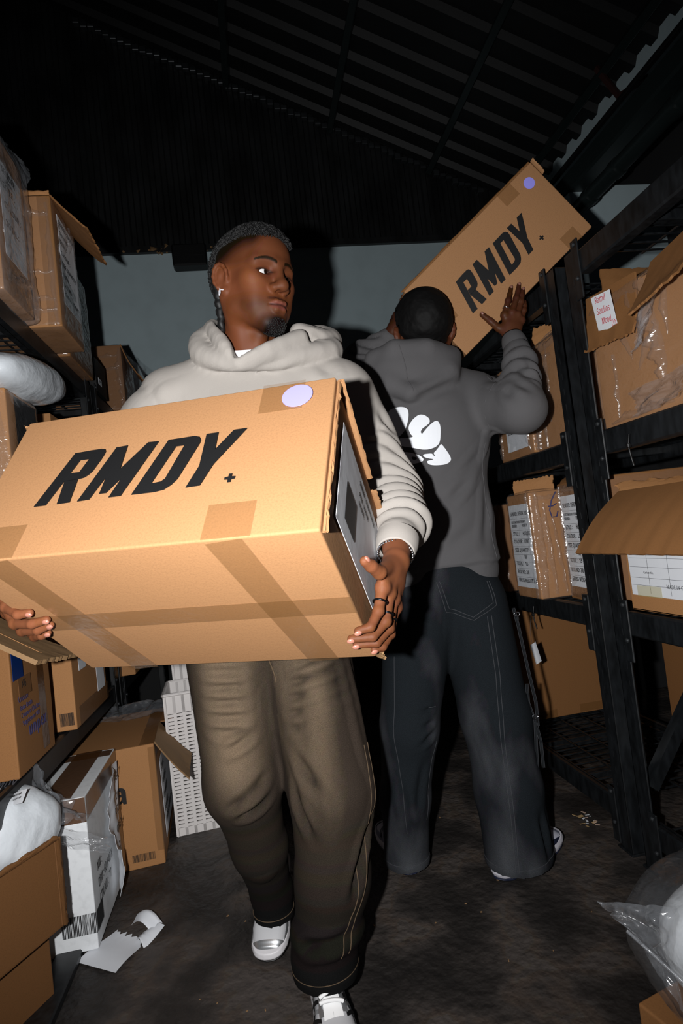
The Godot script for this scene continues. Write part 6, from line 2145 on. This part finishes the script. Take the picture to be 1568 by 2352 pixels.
	sewn(s, push, [Vector3(0.802, 1.535, -1.76), Vector3(0.806, 1.45, -1.72), Vector3(0.802, 1.33, -1.74)], 0.0016, hood_m, hd, back)
	sewn(s, push, [Vector3(0.765, 1.30, -1.72), Vector3(0.752, 1.15, -1.72), Vector3(0.748, 0.95, -1.73)], 0.0015, hood_m, hd, back)
	# the white bubble print, laid on the cloth; outlines in print units
	var O := Vector3(0.410, 1.491, -1.70)
	var ex := Vector3(1.7283e-4, -0.1339e-4, 0)
	var ey := Vector3(-0.2041e-4, -1.6582e-4, 0)
	var shapes := [
		[350,240, 420,215, 520,205, 610,230, 650,290, 655,380, 640,500, 600,640, 560,705, 500,770, 420,805, 330,790, 290,700, 270,560, 300,400],
		[735,800, 680,740, 645,640, 660,560, 720,470, 790,410, 850,388, 920,405, 990,460, 1010,520, 990,570, 920,620, 870,660, 850,700, 855,735, 875,748, 900,715, 960,640, 1040,560, 1110,515, 1150,525, 1185,590, 1197,680, 1190,860, 1170,940, 1110,1000, 1000,1040, 900,1040, 810,1020, 700,985, 560,950, 470,900, 470,840, 510,795, 580,803],
		[1210,945, 1300,1060, 1370,1180, 1382,1250, 1340,1300, 1250,1335, 1100,1340, 990,1320, 945,1250, 1095,1228, 960,1200, 900,1165, 892,1135, 920,1120, 1050,1115, 1062,1150, 1112,1175, 1065,1112, 1130,1050, 1190,960],
		[580,1050, 700,1080, 840,1140, 910,1215, 880,1260, 780,1285, 650,1290, 560,1190, 540,1100],
		[110,260, 255,235, 250,330, 220,480, 150,430]]
	var holes := {0: [400,520, 430,560, 435,620, 400,690, 350,700, 332,650, 350,590], 3: [700,1150, 760,1160, 800,1190, 770,1218, 720,1210]}
	var pr := MB.new()
	pr.x = back
	var all := s.every()
	var lay := func(q: Vector2) -> Vector3:
		return on_skin_z(s, all, push, O + ex * q.x + ey * q.y)
	for k in shapes.size():
		var pv := PackedVector2Array()
		for i in range(0, shapes[k].size(), 2):
			pv.append(Vector2(shapes[k][i], shapes[k][i + 1]))
		pv = rounded(pv)
		var hole := PackedVector2Array()
		if holes.has(k):
			for i in range(0, holes[k].size(), 2):
				hole.append(Vector2(holes[k][i], holes[k][i + 1]))
			hole = rounded(hole)
		for gx in range(0, 1500, 75):
			for gy in range(150, 1400, 75):
				for piece in Geometry2D.intersect_polygons(pv, PackedVector2Array([Vector2(gx, gy), Vector2(gx + 75, gy), Vector2(gx + 75, gy + 75), Vector2(gx, gy + 75)])):
					var bits: Array = [piece]
					if hole.size():
						bits = Geometry2D.clip_polygons(piece, hole)
					for bit in bits:
						var tr := Geometry2D.triangulate_polygon(bit)
						var w := PackedVector3Array()
						for q in bit:
							w.append(lay.call(q))
						for i in range(0, tr.size(), 3):
							var a := w[tr[i]]
							var b := w[tr[i + 1]]
							var c := w[tr[i + 2]]
							if (b - a).cross(c - a).z > 0.0:
								pr.tri(a, b, c)
							else:
								pr.tri(a, c, b)
	obj("back_print", pr, mat("white_print", Color(0.93, 0.94, 0.96), 0.6), hd)
	# jeans
	var jm := cloth_mat("black_denim", Color(1, 1, 1), 0.35, 141, 6.0)
	jm.rim_enabled = false
	var js := Sdf.new()
	js.ell(Vector3(0.578, 0.90, -1.822), Vector3(0.178, 0.15, 0.122), 0.05)
	js.chain([Vector3(0.497, 0.82, -1.82), Vector3(0.415, 0.46, -1.805), Vector3(0.383, 0.24, -1.835), Vector3(0.372, 0.060, -1.865)], [0.115, 0.086, 0.076, 0.070], 0.03)
	js.chain([Vector3(0.662, 0.82, -1.812), Vector3(0.690, 0.46, -1.785), Vector3(0.695, 0.24, -1.765), Vector3(0.690, 0.060, -1.75)], [0.118, 0.106, 0.102, 0.098], 0.03)
	js.cap(Vector3(0.74, 0.065, -1.77), Vector3(0.735, 0.14, -1.77), 0.068, 0.068, 0.04)
	var jc := [[Vector3(0.489, 0.528, -1.72), Vector3(0.44, 0.534, -1.72), 0.008, 0.007], [Vector3(0.485, 0.495, -1.72), Vector3(0.43, 0.485, -1.72), 0.007, 0.008], [Vector3(0.475, 0.463, -1.72), Vector3(0.42, 0.435, -1.72), 0.008, 0.009],
		[Vector3(0.43, 0.38, -1.74), Vector3(0.40, 0.22, -1.75), 0.008, 0.012], [Vector3(0.35, 0.34, -1.74), Vector3(0.375, 0.16, -1.77), 0.010, 0.012], [Vector3(0.60, 0.50, -1.71), Vector3(0.66, 0.57, -1.70), 0.006, 0.012],
		[Vector3(0.60, 0.44, -1.70), Vector3(0.63, 0.30, -1.68), 0.007, 0.012], [Vector3(0.74, 0.20, -1.68), Vector3(0.76, 0.06, -1.68), 0.012, 0.012], [Vector3(0.575, 0.82, -1.70), Vector3(0.57, 0.70, -1.72), 0.012, 0.012]]
	var jpush := func(p: Vector3, n: Vector3) -> float:
		return 0.003 * sstep(0.056, 0.051, p.y) + noise(p, 0.05) * 0.011 + noise(p, 0.14) * 0.004 + creased(p, jc)
	var jpaint := func(p: Vector3, n: Vector3) -> Color:
		var w := clampf(0.38 + noise(p, 0.07) * 1.4 + noise(p * Vector3(2, 0.7, 1), 0.3) * 0.8, 0.0, 1.0)
		return lin(Color(0.15, 0.155, 0.175)).lerp(lin(Color(0.36, 0.37, 0.385)), w)
	var jb := MB.new()
	jb.x = back
	solid(jb, js, 0.0068, 1, jpush, jpaint, null, AABB(Vector3(-1, 0.030, -3), Vector3(4, 3, 3)))
	var jn := obj("jeans", jb, jm, t)
	var th := mat("grey_thread", Color(0.21, 0.215, 0.23), 0.85)
	for d in [0.0, 0.0095]:
		sewn(js, jpush, [Vector3(0.528 + d, 0.905, -1.70), Vector3(0.552 + d, 0.807 + d, -1.70), Vector3(0.628, 0.777 + d, -1.70), Vector3(0.699 - d, 0.811 + d, -1.72), Vector3(0.698 - d, 0.885, -1.72)], 0.0011, th, jn, back)
		sewn(js, jpush, [Vector3(0.668 + d * 1.4, 0.785, -1.70), Vector3(0.668 + d * 1.4, 0.609, -1.68), Vector3(0.650 + d * 1.4, 0.434, -1.66), Vector3(0.640 + d * 1.4, 0.200, -1.64), Vector3(0.632 + d * 1.4, 0.05, -1.64)], 0.0012, th, jn, back)
	sewn(js, jpush, [Vector3(0.483, 0.43, -1.74), Vector3(0.455, 0.33, -1.75), Vector3(0.445, 0.18, -1.77)], 0.0010, th, jn, back)
	sewn(js, jpush, [Vector3(0.356, 0.70, -1.73), Vector3(0.335, 0.50, -1.72), Vector3(0.355, 0.30, -1.74), Vector3(0.362, 0.16, -1.77)], 0.0010, th, jn, back)
	sewn(js, jpush, [Vector3(0.489, 0.536, -1.72), Vector3(0.462, 0.538, -1.72)], 0.0012, th, jn, back)
	hem_line(js, jpush, Vector3(0.372, 0.056, -1.865), 0.12, th, jn, back)
	hem_line(js, jpush, Vector3(0.705, 0.056, -1.757), 0.18, th, jn, back)
	# hanging straps with metal clips at the right pocket
	var strap := func(pts: Array) -> void:
		var b := MB.new()
		b.x = back
		for i in pts.size() - 1:
			b.bar(pts[i], pts[i + 1], 0.012, 0.0022, 0.0006)
		for i in b.c.size(): b.c[i] = Color(0.035, 0.036, 0.04)
		obj("strap", b, jm, jn)
		for q in [-1.0, 1.0]:
			b = MB.new()
			b.x = back
			var path := []
			for p in pts: path.append(p + Vector3(q * 0.0045, 0, 0.002))
			b.tube(path, 0.0008, 4, false)
			obj("strap_stitch", b, th, jn)
	strap.call([Vector3(0.776, 0.79, -1.745), Vector3(0.780, 0.735, -1.735), Vector3(0.790, 0.60, -1.728), Vector3(0.800, 0.50, -1.725), Vector3(0.797, 0.428, -1.725)])
	strap.call([Vector3(0.785, 0.555, -1.74), Vector3(0.778, 0.50, -1.73), Vector3(0.788, 0.455, -1.728)])
	strap.call([Vector3(0.788, 0.45, -1.72), Vector3(0.779, 0.38, -1.715), Vector3(0.772, 0.303, -1.715)])
	strap.call([Vector3(0.789, 0.45, -1.724), Vector3(0.798, 0.38, -1.722), Vector3(0.796, 0.303, -1.722)])
	for p in [Vector3(0.778, 0.772, -1.728), Vector3(0.787, 0.462, -1.712)]:
		var b := MB.new()
		b.x = back
		var rp := []
		for i in 17:
			rp.append(p + Vector3(cos(TAU * i / 16.0) * 0.009, sin(TAU * i / 16.0) * 0.006, 0.0))
		b.tube(rp, 0.0016, 6, false)
		b.box(p + Vector3(0.002, -0.012, 0.0), Vector3(0.005, 0.014, 0.004), 0.001)
		obj("clip", b, M.silver, jn)
	# sneakers
	var ms := {"dark": mat("shoe_navy", Color(0.10, 0.12, 0.2), 0.5), "sole": mat("shoe_white_sole", Color(0.72, 0.71, 0.74), 0.5), "upper": mat("shoe_white", Color(0.74, 0.74, 0.79), 0.5), "over": mat("shoe_grey", Color(0.45, 0.46, 0.52), 0.5), "lace": mat("shoe_white_lace", Color(0.85, 0.85, 0.86), 0.8)}
	shoe(t, "sneaker", Transform3D(Basis(Vector3.UP, deg_to_rad(184.0)), Vector3(0.372, 0.0, -1.925) - base), ms)
	shoe(t, "sneaker", Transform3D(Basis(Vector3.UP, deg_to_rad(118.0)), Vector3(0.69, 0.0, -1.765) - base), ms)

func on_skin_z(s: Sdf, all: PackedInt32Array, push, p: Vector3) -> Vector3:   # straight onto the back of the cloth
	p.z = -1.55
	for k in 14:
		var e := s.at(p, all)
		p.z -= e * 0.9
		if absf(e) < 0.0003: break
	var n := slope_of(s, all, p)
	return p + n * ((push.call(p, n) as float) + 0.0028)

func rounded(pv: PackedVector2Array) -> PackedVector2Array:   # two passes of corner cutting
	for it in 2:
		var out := PackedVector2Array()
		for i in pv.size():
			var a := pv[i]
			var b := pv[(i + 1) % pv.size()]
			out.append(a.lerp(b, 0.22))
			out.append(a.lerp(b, 0.78))
		pv = out
	return pv

# a ribbed cuff: a short sleeve end from o along d
func cuff(parent: Node, back: Transform3D, o: Vector3, d: Vector3, r0: float, r1: float, length: float, m: Material) -> void:
	var b := MB.new()
	b.x = back
	var sx := d.cross(Vector3.UP if absf(d.y) < 0.8 else Vector3.RIGHT).normalized()
	var sy := sx.cross(d)
	b.grid(72, 10, func(u, v):
		var a: float = u * TAU
		var vv: float = minf(v / 0.8, 1.0)
		var r: float = lerpf(r0, r1, vv) + 0.0025 * sin(vv * PI) + 0.0005 * sin(a * 36.0) - (0.0045 * (v - 0.8) / 0.2 if v > 0.8 else 0.0)
		return o + d * length * (vv if v <= 0.8 else 1.0 - (v - 0.8) * 1.5) + (sx * cos(a) + sy * sin(a)) * r, true)
	obj("cuff", b, m, parent)

func hem_line(s: Sdf, push, o: Vector3, r: float, m: Material, parent: Node, back: Transform3D) -> void:   # the stitched line above a trouser hem
	var all := s.every()
	var path := []
	for i in 49:
		var a := TAU * i / 48.0
		var d := Vector3(cos(a), 0, sin(a))
		var p := o + d * r
		for k in 12:
			p -= d * s.at(p, all) * 0.9
		var n := slope_of(s, all, p)
		path.append(p + n * ((push.call(p, n) as float) + 0.0006))
	var b := MB.new()
	b.x = back
	b.tube(path, 0.0011, 5, false)
	obj("hem_stitch", b, m, parent)
